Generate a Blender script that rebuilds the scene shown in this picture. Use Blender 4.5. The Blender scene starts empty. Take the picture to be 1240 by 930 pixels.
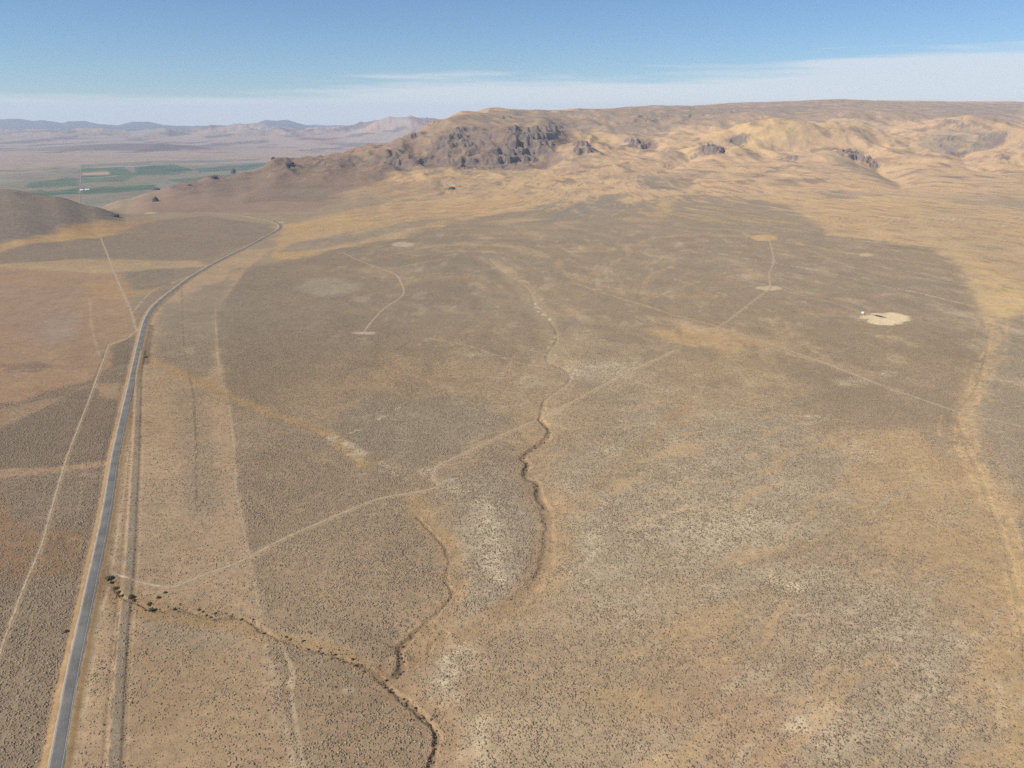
import bpy, math, random
import numpy as np

# ------------------------------------------------------------------ camera
W0, H0, F0 = 1240.0, 930.0, 973.0          # frame of the photograph, focal length in its pixels
ALT = 380.0                                # metres above the plain
V_HOR = 142.0
PITCH = math.atan((465 - V_HOR) / F0)
SP, CP = math.sin(PITCH), math.cos(PITCH)
rng = np.random.RandomState(7)
random.seed(7)

def slope_of(v):
    q = (v - 465.0) / F0
    return (-SP - CP * q) / (CP - SP * q)
def s_of(u, v):
    q = (v - 465.0) / F0
    return ((u - 620.0) / F0) / (CP - SP * q)
def on_plane(u, v, z=0.0):
    m = slope_of(v)
    y = (z - ALT) / m
    return (s_of(u, v) * y, y)

# ------------------------------------------------------------------ noise
def _hash(ix, iy, seed):
    h = (ix.astype(np.int64) * 374761393 + iy.astype(np.int64) * 668265263 + seed * 974634777) & 0xFFFFFFFF
    h = ((h ^ (h >> 13)) * 1274126177) & 0xFFFFFFFF
    return h ^ (h >> 16)
def perlin(x, y, seed=0):
    fx, fy = np.floor(x), np.floor(y)
    ix, iy = fx.astype(np.int64), fy.astype(np.int64)
    dx, dy = (x - fx).astype(np.float32), (y - fy).astype(np.float32)
    def g(i, j):
        a = (_hash(ix + i, iy + j, seed) & 1023).astype(np.float32) * (2 * math.pi / 1024)
        return np.cos(a) * (dx - i) + np.sin(a) * (dy - j)
    sx = dx * dx * dx * (dx * (dx * 6 - 15) + 10); sy = dy * dy * dy * (dy * (dy * 6 - 15) + 10)
    n0 = g(0, 0) * (1 - sx) + g(1, 0) * sx
    n1 = g(0, 1) * (1 - sx) + g(1, 1) * sx
    return (n0 * (1 - sy) + n1 * sy) * 1.5
def fbm(x, y, scale, octv=4, seed=0, gain=0.5):
    r = 0; a = 1.0; t = 0
    for o in range(octv):
        r = r + a * perlin(x / scale * 2 ** o + 17.3 * o, y / scale * 2 ** o - 9.1 * o, seed + o)
        t += a; a *= gain
    return r / t * 1.35
def ridged(x, y, scale, octv=4, seed=0):
    r = 0; a = 1.0; t = 0
    for o in range(octv):
        n = 1 - np.abs(perlin(x / scale * 2 ** o + 5.7 * o, y / scale * 2 ** o + 3.3 * o, seed + o)) * 1.6
        r = r + a * n; t += a; a *= 0.5
    return r / t
def sm(a, b, x):
    t = np.clip((x - a) / (b - a), 0, 1)
    return t * t * (3 - 2 * t)

# ------------------------------------------------------------------ polylines
def catmull(pts, n=6):
    p = [np.array(a, float) for a in pts]
    p = [2 * p[0] - p[1]] + p + [2 * p[-1] - p[-2]]
    out = []
    for i in range(1, len(p) - 2):
        for k in range(n):
            t = k / n
            out.append(0.5 * ((2 * p[i]) + (p[i + 1] - p[i - 1]) * t + (2 * p[i - 1] - 5 * p[i] + 4 * p[i + 1] - p[i + 2]) * t * t
                              + (-p[i - 1] + 3 * p[i] - 3 * p[i + 1] + p[i + 2]) * t ** 3))
    out.append(p[-2])
    return np.array(out)
def dist_line(x, y, line, reach):
    """distance to a polyline, side and position along it (0..1); far points are left at 1e9"""
    d = np.full(x.shape, 1e9, np.float32); side = np.zeros(x.shape, np.float32); tt = np.zeros(x.shape, np.float32)
    n = len(line) - 1
    for i in range(n):
        a, b = line[i], line[i + 1]
        lo = np.minimum(a, b) - reach; hi = np.maximum(a, b) + reach
        k = np.nonzero((x > lo[0]) & (x < hi[0]) & (y > lo[1]) & (y < hi[1]))[0]
        if not len(k): continue
        ab = b - a; L2 = float(ab @ ab) + 1e-9
        px, py = x[k] - a[0], y[k] - a[1]
        t = np.clip((px * ab[0] + py * ab[1]) / L2, 0, 1)
        dd = np.hypot(px - t * ab[0], py - t * ab[1])
        m = dd < d[k]; kk = k[m]
        d[kk] = dd[m]; side[kk] = np.sign(ab[0] * py[m] - ab[1] * px[m]); tt[kk] = (i + t[m]) / n
    return d, side, tt
def sd_poly(x, y, poly, reach):
    """signed distance to a polygon, negative inside, clipped at +reach"""
    poly = np.array(poly, float)
    out = np.full(x.shape, float(reach), np.float32)
    lo, hi = poly.min(0) - reach, poly.max(0) + reach
    k = np.nonzero((x > lo[0]) & (x < hi[0]) & (y > lo[1]) & (y < hi[1]))[0]
    if not len(k): return out
    px, py = x[k], y[k]
    d = np.full(px.shape, 1e18); ins = np.zeros(px.shape, bool)
    for i in range(len(poly)):
        a, b = poly[i], poly[(i + 1) % len(poly)]
        ab = b - a; L2 = float(ab @ ab) + 1e-9
        t = np.clip(((px - a[0]) * ab[0] + (py - a[1]) * ab[1]) / L2, 0, 1)
        d = np.minimum(d, (px - a[0] - t * ab[0]) ** 2 + (py - a[1] - t * ab[1]) ** 2)
        c = ((a[1] > py) != (b[1] > py))
        xi = a[0] + (py - a[1]) * ab[0] / (ab[1] if abs(ab[1]) > 1e-9 else 1e-9)
        ins ^= c & (px < xi)
    d = np.sqrt(d)
    out[k] = np.minimum(np.where(ins, -d, d), reach)
    return out

# ------------------------------------------------------------------ heights: profiles of the hills
PROF = {
 -600: [(2000, 'z', 0), (3000, 'z', 130), (3600, 'z', 160), (4300, 'z', 60), (5200, 'z', -150)],
 0:   [(2450, 'z', 0), (3000, 'v', 250), (3500, 'v', 226), (4200, 'z', -20), (5000, 'z', -150)],
 55:  [(2600, 'z', 0), (3050, 'v', 253), (3450, 'v', 233), (4000, 'z', -30), (5000, 'z', -150)],
 100: [(2800, 'z', 0), (3300, 'v', 247), (3900, 'z', -60), (5000, 'z', -150)],
 140: [(2950, 'z', 0), (3250, 'v', 261), (3700, 'z', -35), (4100, 'z', -30), (4700, 'v', 241), (5300, 'z', -150)],
 175: [(3000, 'z', 0), (3700, 'z', -2), (4750, 'v', 232), (5500, 'z', -150)],
 205: [(3700, 'z', 0), (4800, 'v', 223), (5600, 'z', -150)],
 232: [(3650, 'z', 0), (4300, 'v', 232), (4850, 'v', 219), (5700, 'z', -150)],
 250: [(3650, 'z', 0), (4300, 'v', 230), (4900, 'v', 213), (5800, 'z', -150)],
 275: [(3650, 'z', 0), (4300, 'v', 231), (4950, 'v', 213), (6000, 'z', -150)],
 296: [(3600, 'z', 0), (4300, 'v', 229), (5050, 'v', 207), (6200, 'z', -150)],
 330: [(3500, 'z', 0), (4400, 'v', 222), (5150, 'v', 188), (6200, 'z', 40), (7000, 'z', -150)],
 375: [(3500, 'z', 0), (4400, 'v', 222), (5250, 'v', 185), (6300, 'z', 60), (7200, 'z', -150)],
 430: [(3500, 'z', 0), (4400, 'v', 220), (5400, 'v', 182), (6400, 'z', 130), (7600, 'z', -150)],
 460: [(3600, 'z', 0), (4400, 'v', 221), (5450, 'v', 182), (6000, 'v', 168), (7600, 'z', -50), (9000, 'z', -150)],
 500: [(3700, 'z', 0), (4500, 'v', 218), (5300, 'v', 194), (6200, 'v', 149), (7500, 'z', 150), (9500, 'z', -150)],
 525: [(3750, 'z', 0), (4600, 'v', 215), (5200, 'v', 203), (5750, 'v', 166), (6400, 'v', 142), (7600, 'z', 300), (10000, 'z', -100)],
 560: [(3800, 'z', 0), (4700, 'v', 212), (5200, 'v', 205), (5700, 'v', 170), (6300, 'v', 146), (7200, 'v', 134), (9000, 'z', 380), (12000, 'z', 0)],
 600: [(3900, 'z', 0), (4800, 'v', 209), (5300, 'v', 202), (5800, 'v', 168), (6400, 'v', 149), (7200, 'v', 138), (8200, 'v', 129), (10000, 'z', 410), (13000, 'z', 200)],
 650: [(3900, 'z', 0), (4900, 'v', 209), (5500, 'v', 194), (6000, 'v', 163), (7000, 'v', 146), (8500, 'v', 132.5), (10500, 'z', 430)],
 700: [(3900, 'z', 0), (5000, 'v', 208), (5800, 'v', 187), (6600, 'v', 163), (7600, 'v', 147), (9000, 'v', 131), (11000, 'z', 460)],
 800: [(3800, 'z', 0), (5000, 'v', 208), (5800, 'v', 192), (6600, 'v', 173), (8000, 'v', 148), (10000, 'v', 127), (12000, 'z', 500)],
 900: [(3800, 'z', 0), (4900, 'v', 209), (5700, 'v', 193), (6600, 'v', 170), (7800, 'v', 151), (9000, 'v', 140), (11000, 'v', 123), (13000, 'z', 560)],
 1000: [(3700, 'z', 0), (4800, 'v', 212), (5700, 'v', 195), (6600, 'v', 172), (8000, 'v', 151), (9500, 'v', 136), (11500, 'v', 119.5), (13000, 'z', 590)],
 1090: [(3500, 'z', 0), (4700, 'v', 216), (5700, 'v', 200), (6600, 'v', 176), (8000, 'v', 155), (10000, 'v', 134), (12000, 'v', 121), (14000, 'z', 600)],
 1240: [(3400, 'z', 0), (4500, 'v', 220), (5500, 'v', 197), (6600, 'v', 170), (8000, 'v', 151), (10000, 'v', 135), (12000, 'v', 123), (14000, 'z', 600)],
 1900: [(3000, 'z', 0), (4500, 'v', 220), (5500, 'v', 197), (6600, 'v', 170), (8000, 'v', 151), (10000, 'v', 135), (12000, 'v', 123), (14000, 'z', 600)],
}
PU = sorted(PROF)
PS = np.array([s_of(u, 180) for u in PU])
PY = np.concatenate([np.arange(1500, 15001, 100.0)])
def _col(prof):
    ys, zs = [1500.0], [0.0]
    for y, kind, val in prof:
        ys.append(y); zs.append(val if kind == 'z' else ALT + y * slope_of(val))
    ys.append(20000.0); zs.append(zs[-1])
    z = np.interp(PY, ys, zs)
    k = np.array([1, 2, 1.0]) / 4
    for _ in range(2):
        z = np.convolve(np.pad(z, 1, mode='edge'), k, 'valid')
    return z
PZ = np.array([_col(PROF[u]) for u in PU])
def profile(s, y):
    s = np.clip(s, PS[0], PS[-1] - 1e-6)
    j = np.clip(np.searchsorted(PS, s, side='right') - 1, 0, len(PS) - 2)
    t = (s - PS[j]) / (PS[j + 1] - PS[j]); t = t * 0.35 + 0.65 * t * t * (3 - 2 * t)
    yy = np.clip((y - PY[0]) / 100.0, 0, len(PY) - 1.001)
    i = yy.astype(int); r = yy - i
    a = PZ[j, i] * (1 - r) + PZ[j, i + 1] * r
    b = PZ[j + 1, i] * (1 - r) + PZ[j + 1, i + 1] * r
    return a * (1 - t) + b * t

FAR_U = [-500, -100, 0, 60, 130, 160, 219, 253, 280, 305, 330, 360, 420, 450, 471, 500, 520, 560, 1600]
FAR_V = [153, 155, 156, 155, 156.5, 157, 156, 152, 149, 146.5, 147, 148.5, 148, 144, 142, 142, 144, 150, 150]
BLU_U = [-600, -100, 0, 22, 41, 52, 76, 83, 103, 120, 143, 160, 181, 198, 230, 300, 322, 335, 348, 358, 380, 600, 1600]
BLU_V = [146, 142, 144, 142.5, 146, 145, 149, 146.5, 146.5, 150, 151.5, 147, 147, 151, 153, 153, 145, 146, 144.5, 148, 154, 154, 154]

# hills of their own in front of the long slope: (u, v, depth, height, half width across, half width in depth)
DOMES = [(930, 176, 6900, 120, 520, 330), (1010, 176, 7100, 60, 600, 300), (1165, 168, 7700, 130, 430, 360), (1060, 152, 9100, 80, 500, 350),
         (1180, 196, 5850, 70, 420, 280), (1235, 172, 6600, 85, 260, 260), (850, 183, 6000, 55, 260, 160), (700, 182, 5800, 75, 170, 170),
         (770, 172, 6700, 50, 220, 200), (505, 214, 4500, 34, 260, 150), (540, 206, 4900, 26, 220, 130), (440, 232, 4100, 18, 300, 130),
         (1010, 190, 5850, 60, 330, 180), (905, 150, 8600, 60, 300, 250), (660, 158, 6500, 45, 200, 160), (290, 205, 4900, 30, 70, 90), (334, 197, 5150, 34, 90, 150), (390, 192, 5250, 22, 130, 160), (250, 215, 4880, 12, 120, 120), (455, 203, 4850, 42, 130, 260), (400, 212, 4700, 30, 110, 260), (350, 215, 4700, 26, 90, 240), (498, 196, 5150, 34, 90, 200)]
VALES = [([(1075, 232), (1092, 222), (1085, 210), (1060, 196), (1040, 184), (1060, 172), (1100, 160)], 55, 60),
         ([(1240, 225), (1200, 205), (1170, 192), (1165, 178), (1215, 166), (1240, 160)], 45, 70),
         ([(800, 212), (815, 196), (835, 184), (790, 172), (800, 160)], 35, 60),
         ([(640, 205), (668, 188), (690, 172), (740, 164)], 35, 50),
         ([(500, 207), (486, 192), (470, 182)], 30, 60)]

def base_height(x, y):
    s = x / y
    z = profile(s, y)
    hill = sm(25, 160, np.abs(z) + 0 * y) * sm(2300, 3000, y) + 0.0
    for (u, v, d, h, wx, wy) in DOMES:
        cx = s_of(u, v) * d
        z = z + h * np.exp(-((x - cx) / wx) ** 2 - ((y - d) / wy) ** 2)
    return z, hill
def march(u, v):
    ys = np.arange(1500, 15000, 12.0)
    s = s_of(u, v)
    z, _ = base_height(s * ys, ys)
    ray = ALT + ys * slope_of(v)
    k = np.nonzero(ray < z)[0]
    i = k[0] if len(k) else int(np.argmax((z - ray) / ys * (ys < 13000) - 9 * (ys >= 13000)))
    return (s * ys[i], ys[i])
VALE_L = [(catmull([march(*p) for p in pts], 5), dep, w) for pts, dep, w in VALES]

# cliffs and rocky ground on the hills (photo positions projected on to the slopes)
ROCKS = [  # polygon, strength
 ([(500, 198), (520, 178), (532, 170), (545, 158), (560, 152), (588, 153), (600, 160), (640, 158), (680, 155), (684, 165), (660, 182), (645, 195), (620, 203), (560, 204), (530, 203)], 0.28),
 ([(529, 169), (547, 158), (550, 167), (541, 190), (534, 180)], 1.0),
 ([(504, 193), (507, 187), (528, 171), (532, 170), (525, 185), (511, 194)], 0.9),
 ([(543, 155), (560, 152), (565, 162), (558, 177), (551, 168)], 1.0),
 ([(563, 150), (576, 152), (574, 157), (563, 156)], 0.7),
 ([(563, 165), (600, 160), (599, 169), (582, 174), (563, 176)], 0.55),
 ([(614, 166), (624, 156), (647, 158), (660, 151), (680, 153), (678, 165), (662, 174), (650, 180), (637, 192), (613, 202), (594, 203), (602, 188), (621, 174)], 1.0),
 ([(550, 198), (563, 190), (572, 192), (581, 202), (560, 205)], 0.85),
 ([(564, 185), (577, 179), (582, 186), (568, 190)], 0.8),
 ([(585, 190), (600, 184), (604, 192), (590, 198)], 0.6),
 ([(697, 180), (704, 168), (713, 170), (718, 184), (712, 187), (700, 186)], 0.9),
 ([(755, 175), (762, 167), (785, 167), (795, 172), (780, 177), (762, 177)], 0.8),
 ([(472, 185), (476, 180), (481, 190), (489, 200), (482, 199), (474, 192)], 0.9),
 ([(472, 166), (480, 158), (500, 152), (515, 148), (505, 155), (485, 164)], 0.5),
 ([(845, 183), (852, 175), (864, 170), (875, 173), (878, 180), (868, 186), (855, 186)], 1.0),
 ([(878, 168), (886, 161), (905, 160), (898, 170), (886, 173)], 0.6),
 ([(940, 186), (965, 186), (970, 192), (945, 194)], 0.4),
 ([(1015, 176), (1035, 173), (1055, 182), (1064, 195), (1058, 196), (1040, 186), (1020, 184)], 0.8),
 ([(1132, 166), (1140, 163), (1175, 172), (1200, 160), (1215, 162), (1190, 174), (1165, 180), (1140, 176)], 0.32),
 ([(1134, 144), (1150, 142), (1172, 149), (1165, 150), (1140, 148)], 0.5),
 ([(760, 155), (770, 138), (800, 136), (810, 141), (785, 146)], 0.4),
 ([(800, 196), (812, 190), (825, 200), (810, 202)], 0.4),
 ([(820, 142), (880, 134), (930, 131), (880, 137), (830, 144)], 0.35),
 ([(600, 141), (625, 138), (620, 142)], 0.4),
 ([(520, 141), (545, 138), (560, 139), (540, 142), (525, 144)], 0.5),
 ([(530, 222), (548, 215), (556, 226), (552, 234), (535, 234)], 0.3),
 ([(1182, 186), (1192, 190), (1190, 194)], 0.5), ([(1210, 186), (1222, 188), (1212, 190)], 0.5),
 ([(342, 198), (352, 196), (352, 204), (346, 205)], 0.7), ([(250, 213), (262, 212), (264, 217), (253, 217)], 0.6),
]
ROCK_W = [([march(*p) for p in poly], st) for poly, st in ROCKS]

# ------------------------------------------------------------------ lines on the plain (photo positions, put on the ground)
def line(pts, n=6, z=0.0):
    return catmull([on_plane(u, v, z) for u, v in pts], n)
HIGHWAY = line([(50, 1000), (67, 930), (88, 816), (110, 713), (130.5, 612), (139, 558), (150, 506), (161, 455), (172, 405), (179.5, 383), (191, 368), (210, 351.5),
                (234, 334), (264, 317), (297, 300), (330, 283), (339, 276), (337, 271), (328, 267.5), (312, 264.5), (295, 261.5), (254, 258), (217, 257.3), (180, 257), (140, 257.5)])
WASH = {   # gullies: points, depth, half width of the bed
 'main': (line([(592, 314), (606, 327), (623, 338), (641, 352), (648, 369), (662, 383), (675, 407), (661, 434), (684, 447), (689, 461), (662, 482), (656, 499), (654, 506)]), 1.0, 1.6),
 'cut': (line([(654, 506), (665, 518), (661, 530), (644, 541), (634, 551), (639, 558), (637, 574), (651, 582), (653, 599), (662, 611)]), 2.6, 2.2),
 'broad': (line([(662, 611), (665, 637), (660, 679), (641, 710), (613, 737), (572, 758), (538, 775), (510, 783), (489, 797)]), 1.5, 3.5),
 'side': (line([(505, 624), (522, 641), (538, 658), (543, 675), (539, 698), (548, 710), (538, 727), (507, 753)]), 1.1, 1.1),
 'bend': (line([(507, 753), (497, 762), (487, 772), (484, 782), (486, 799), (472, 817)]), 2.6, 1.9),
 'loop': (line([(540, 757), (528, 765), (520, 772), (519, 783), (505, 793), (489, 800)]), 1.0, 1.2),
 'west': (line([(120, 690), (133, 702), (148, 722), (165, 728), (184, 736), (199, 739), (224, 737), (258, 746), (296, 748), (330, 768), (378, 784), (400, 789), (428, 796), (452, 806), (469, 822)]), 1.5, 1.3),
 'south': (line([(469, 822), (486, 837), (513, 861), (529, 882), (527, 902), (520, 930), (512, 975)]), 2.3, 1.5),
 'right': (line([(1200, 395), (1196, 420), (1188, 455), (1176, 480), (1160, 500), (1168, 530), (1185, 570), (1200, 610), (1215, 650), (1232, 720), (1245, 800)]), 0.7, 1.6),
}
PATH_MAIN = line([(820, 424), (744, 460), (682, 493), (654, 506), (623, 520), (580, 540), (540, 559), (529, 566), (524, 577), (530, 588), (513, 594), (462, 603), (418, 619.5), (344, 651), (292, 679), (254, 693), (225, 705), (206, 710), (172, 705), (137, 693)])
GRADE = line([(173, 425), (168, 455), (167, 480), (165, 541), (161, 610), (156, 690), (149, 760), (143, 850), (138, 930), (134, 990)])

TRACK_PTS = ((None, 1.3),
                ([(820, 382.5), (868, 396), (933, 417), (989, 436), (1078, 470), (1154, 496), (1191, 506), (1240, 518), (1300, 535)], 2.3),
                ([(869, 396), (880, 390), (896, 377), (915, 362), (933, 349)], 1.1), ([(933, 349), (932, 331), (937, 317), (934, 300), (932, 289)], 1.9),
                ([(940, 350), (992, 362), (1020, 370), (1044, 378)], 1.5),
                ([(417, 307), (451, 322), (476, 331), (484, 339), (489, 353), (483, 362), (465, 374), (452, 388), (441, 402)], 1.7),
                ([(132, 417), (120, 451), (100, 506), (81, 555), (62, 618), (52, 655), (31, 706), (14, 751), (0, 789), (-14, 830)], 1.05),
                ([(122, 288), (128, 303), (138, 328), (148, 352)], 1.6))
TRACKS = [PATH_MAIN if p is None else line(p) for p, w in TRACK_PTS]; TRACK_W = [w for p, w in TRACK_PTS]

def height(x, y):
    z, hill = base_height(x, y)
    s = x / y
    # rolling of the plain
    plain = 1 - hill
    z = z + plain * (fbm(x, y, 420, 3, 11) * 2.6 + fbm(x, y, 70, 3, 15) * 0.45) * sm(300, 500, y)
    # spurs and gullies on the hills
    vis = sm(2600, 3600, y) * (1 - sm(13500, 15000, y))
    up = sm(15, 180, z) * vis
    wx = x + 120 * fbm(x, y, 700, 2, 31); wy = y + 120 * fbm(x, y, 700, 2, 35)
    z = z + up * (((ridged(wx, wy * 0.8, 1150, 4, 41) - 0.72) * 88 + (ridged(wx * 1.2, wy * 0.7, 480, 3, 47) - 0.7) * 36) * (1 - .55 * sm(8200, 10500, y)) * (1 - .35 * (1 - sm(-.24, -.16, s))) * (1 - .6 * sm(330, 430, z)) + (s < -.1) * (ridged(x, y * .8, 260, 4, 49) - .7) * 44)
    z = z + vis * (1 - up) * sm(3200, 4400, y) * fbm(x, y, 380, 3, 51) * 8
    z = z + up * fbm(x, y, 110, 4, 53) * 3.5
    for L, dep, w in VALE_L:
        d, _, t = dist_line(x, y, L, w * 5)
        z = z - dep * np.exp(-np.minimum(d / (w * 1.6), 9) ** 1.3) * np.sin(np.clip(t, 0.03, 0.97) * math.pi)
    rock = np.zeros(x.shape, np.float32)
    for poly, st in ROCK_W:
        d = sd_poly(x, y, poly, 260)
        rock = np.maximum(rock, st * (1 - sm(-35, 45, d + 45 * fbm(x, y, 130, 3, 61))))
    crag = 0.6 * (ridged(x + 40 * fbm(x, y, 150, 2, 63), (y + 40 * fbm(x, y, 150, 2, 64)) * 0.6, 140, 5, 65) - 0.62) + 0.5 * (ridged(x * .9 + y * .45, y * .75, 66, 4, 67) - .65)
    z = z + rock * (crag * 105 + 6)
    # a step of cliff: harder terraces
    tz = z / 46.0; fr = tz - np.floor(tz)
    z = z + rock * 0.55 * 46.0 * (sm(0.35, 0.65, fr) - fr)
    # far ranges beyond the valley
    def crest(U, V, d):
        zz = np.array([ALT + d * slope_of(v) for v in V]); ss = np.array([s_of(u, 150) for u in U])
        return np.interp(s, ss, zz)
    far = y > 12500
    if far.any():
        k = np.nonzero(far)[0]; xx, yy, s_k = x[k], y[k], s[k]
        c = np.interp(s_k, [s_of(u, 150) for u in FAR_U], [ALT + 21500 * slope_of(v) for v in FAR_V])
        shape = sm(15000, 21500, yy) ** 1.5 * (1 - 0.7 * sm(21500, 27000, yy))
        rg = ridged(xx, yy * 0.8, 3800, 6, 71) * 0.7 + 0.4 * ridged(xx, yy, 1300, 5, 77)
        h1 = (c + 150) * shape * (0.05 + 1.05 * np.clip(rg, 0.2, 1.1) / 0.86) * (0.55 + 0.45 * sm(19500, 21500, yy))
        near1 = 190 * np.exp(-((yy - 14600) / 900) ** 2 - ((xx + 6700) / 1500) ** 2)       # low dark rise on the valley floor
        cb = np.interp(s_k, [s_of(u, 150) for u in BLU_U], [ALT + 40000 * slope_of(v) for v in BLU_V])
        h2 = (cb + 150) * np.exp(-((yy - 40000) / 3500) ** 2) * (0.95 + 0.08 * fbm(xx, yy, 3000, 3, 81))
        z[k] = np.maximum(z[k], np.maximum(-150 + h1 + near1 * 0.5, -150 + h2))
    # gullies, road bed, old grade
    for nm, (L, dep, w) in WASH.items():
        d, _, t = dist_line(x, y, L, 75)
        k = np.nonzero(d < 75)[0]
        if len(k):
            dk = d[k] + 1.6 * fbm(x[k], y[k], 10, 3, 91)
            wk = w * (1 + 0.6 * fbm(x[k], y[k], 30, 3, 93))
            dp = dep * (0.75 + 0.5 * fbm(x[k], y[k], 60, 2, 95))
            z[k] -= dp * (1 - sm(wk * 0.5, wk * 2.7, dk)) + 0.5 * (1 - sm(3, 22, dk))
            z[k] -= (3.2 if nm in ('cut', 'broad', 'bend', 'south', 'side') else .8) * (1 - sm(4, 68, dk)) * np.sin(np.clip(t[k], .06, .94) * math.pi) ** .5
    d, _, _ = dist_line(x, y, HIGHWAY, 60)
    k = np.nonzero(d < 60)[0]
    if len(k):
        flat, _ = base_height(x[k], y[k])
        flat = flat + fbm(x[k], y[k], 420, 3, 11) * 2.6 * (1 - hill[k])
        wgt = 1 - sm(5.5, 30, d[k])
        bed = 0.9 * (1 - sm(4.6, 9.5, d[k])) - 0.35 * np.exp(-((d[k] - 12) / 2.5) ** 2)
        z[k] = z[k] * (1 - wgt) + flat * wgt + bed
    d, _, _ = dist_line(x, y, GRADE, 20)
    k = np.nonzero(d < 20)[0]
    z[k] += 0.9 * (1 - sm(2.2, 5.0, d[k])) - 0.3 * np.exp(-((d[k] - 6.2) / 1.4) ** 2)
    return z, rock

# ------------------------------------------------------------------ colours and plant cover of the ground
def lin(c):
    c = np.array(c, float) / 255.0
    return np.where(c <= 0.04045, c / 12.92, ((c + 0.055) / 1.055) ** 2.4)
GAIN = 0.80      # base colour = colour in the photograph, linear, times this
def col(r, g, b): return lin((r, g, b)) * GAIN

def P(*pts): return [on_plane(u, v) for u, v in pts]
def M(*pts): return [march(u, v) for u, v in pts]
def V(*pts): return [on_plane(u, v, -150.0) for u, v in pts]
def ell(u, v, a, b, n=18): return [(u + a * math.cos(2 * math.pi * k / n), v + b * math.sin(2 * math.pi * k / n)) for k in range(n)]

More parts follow.
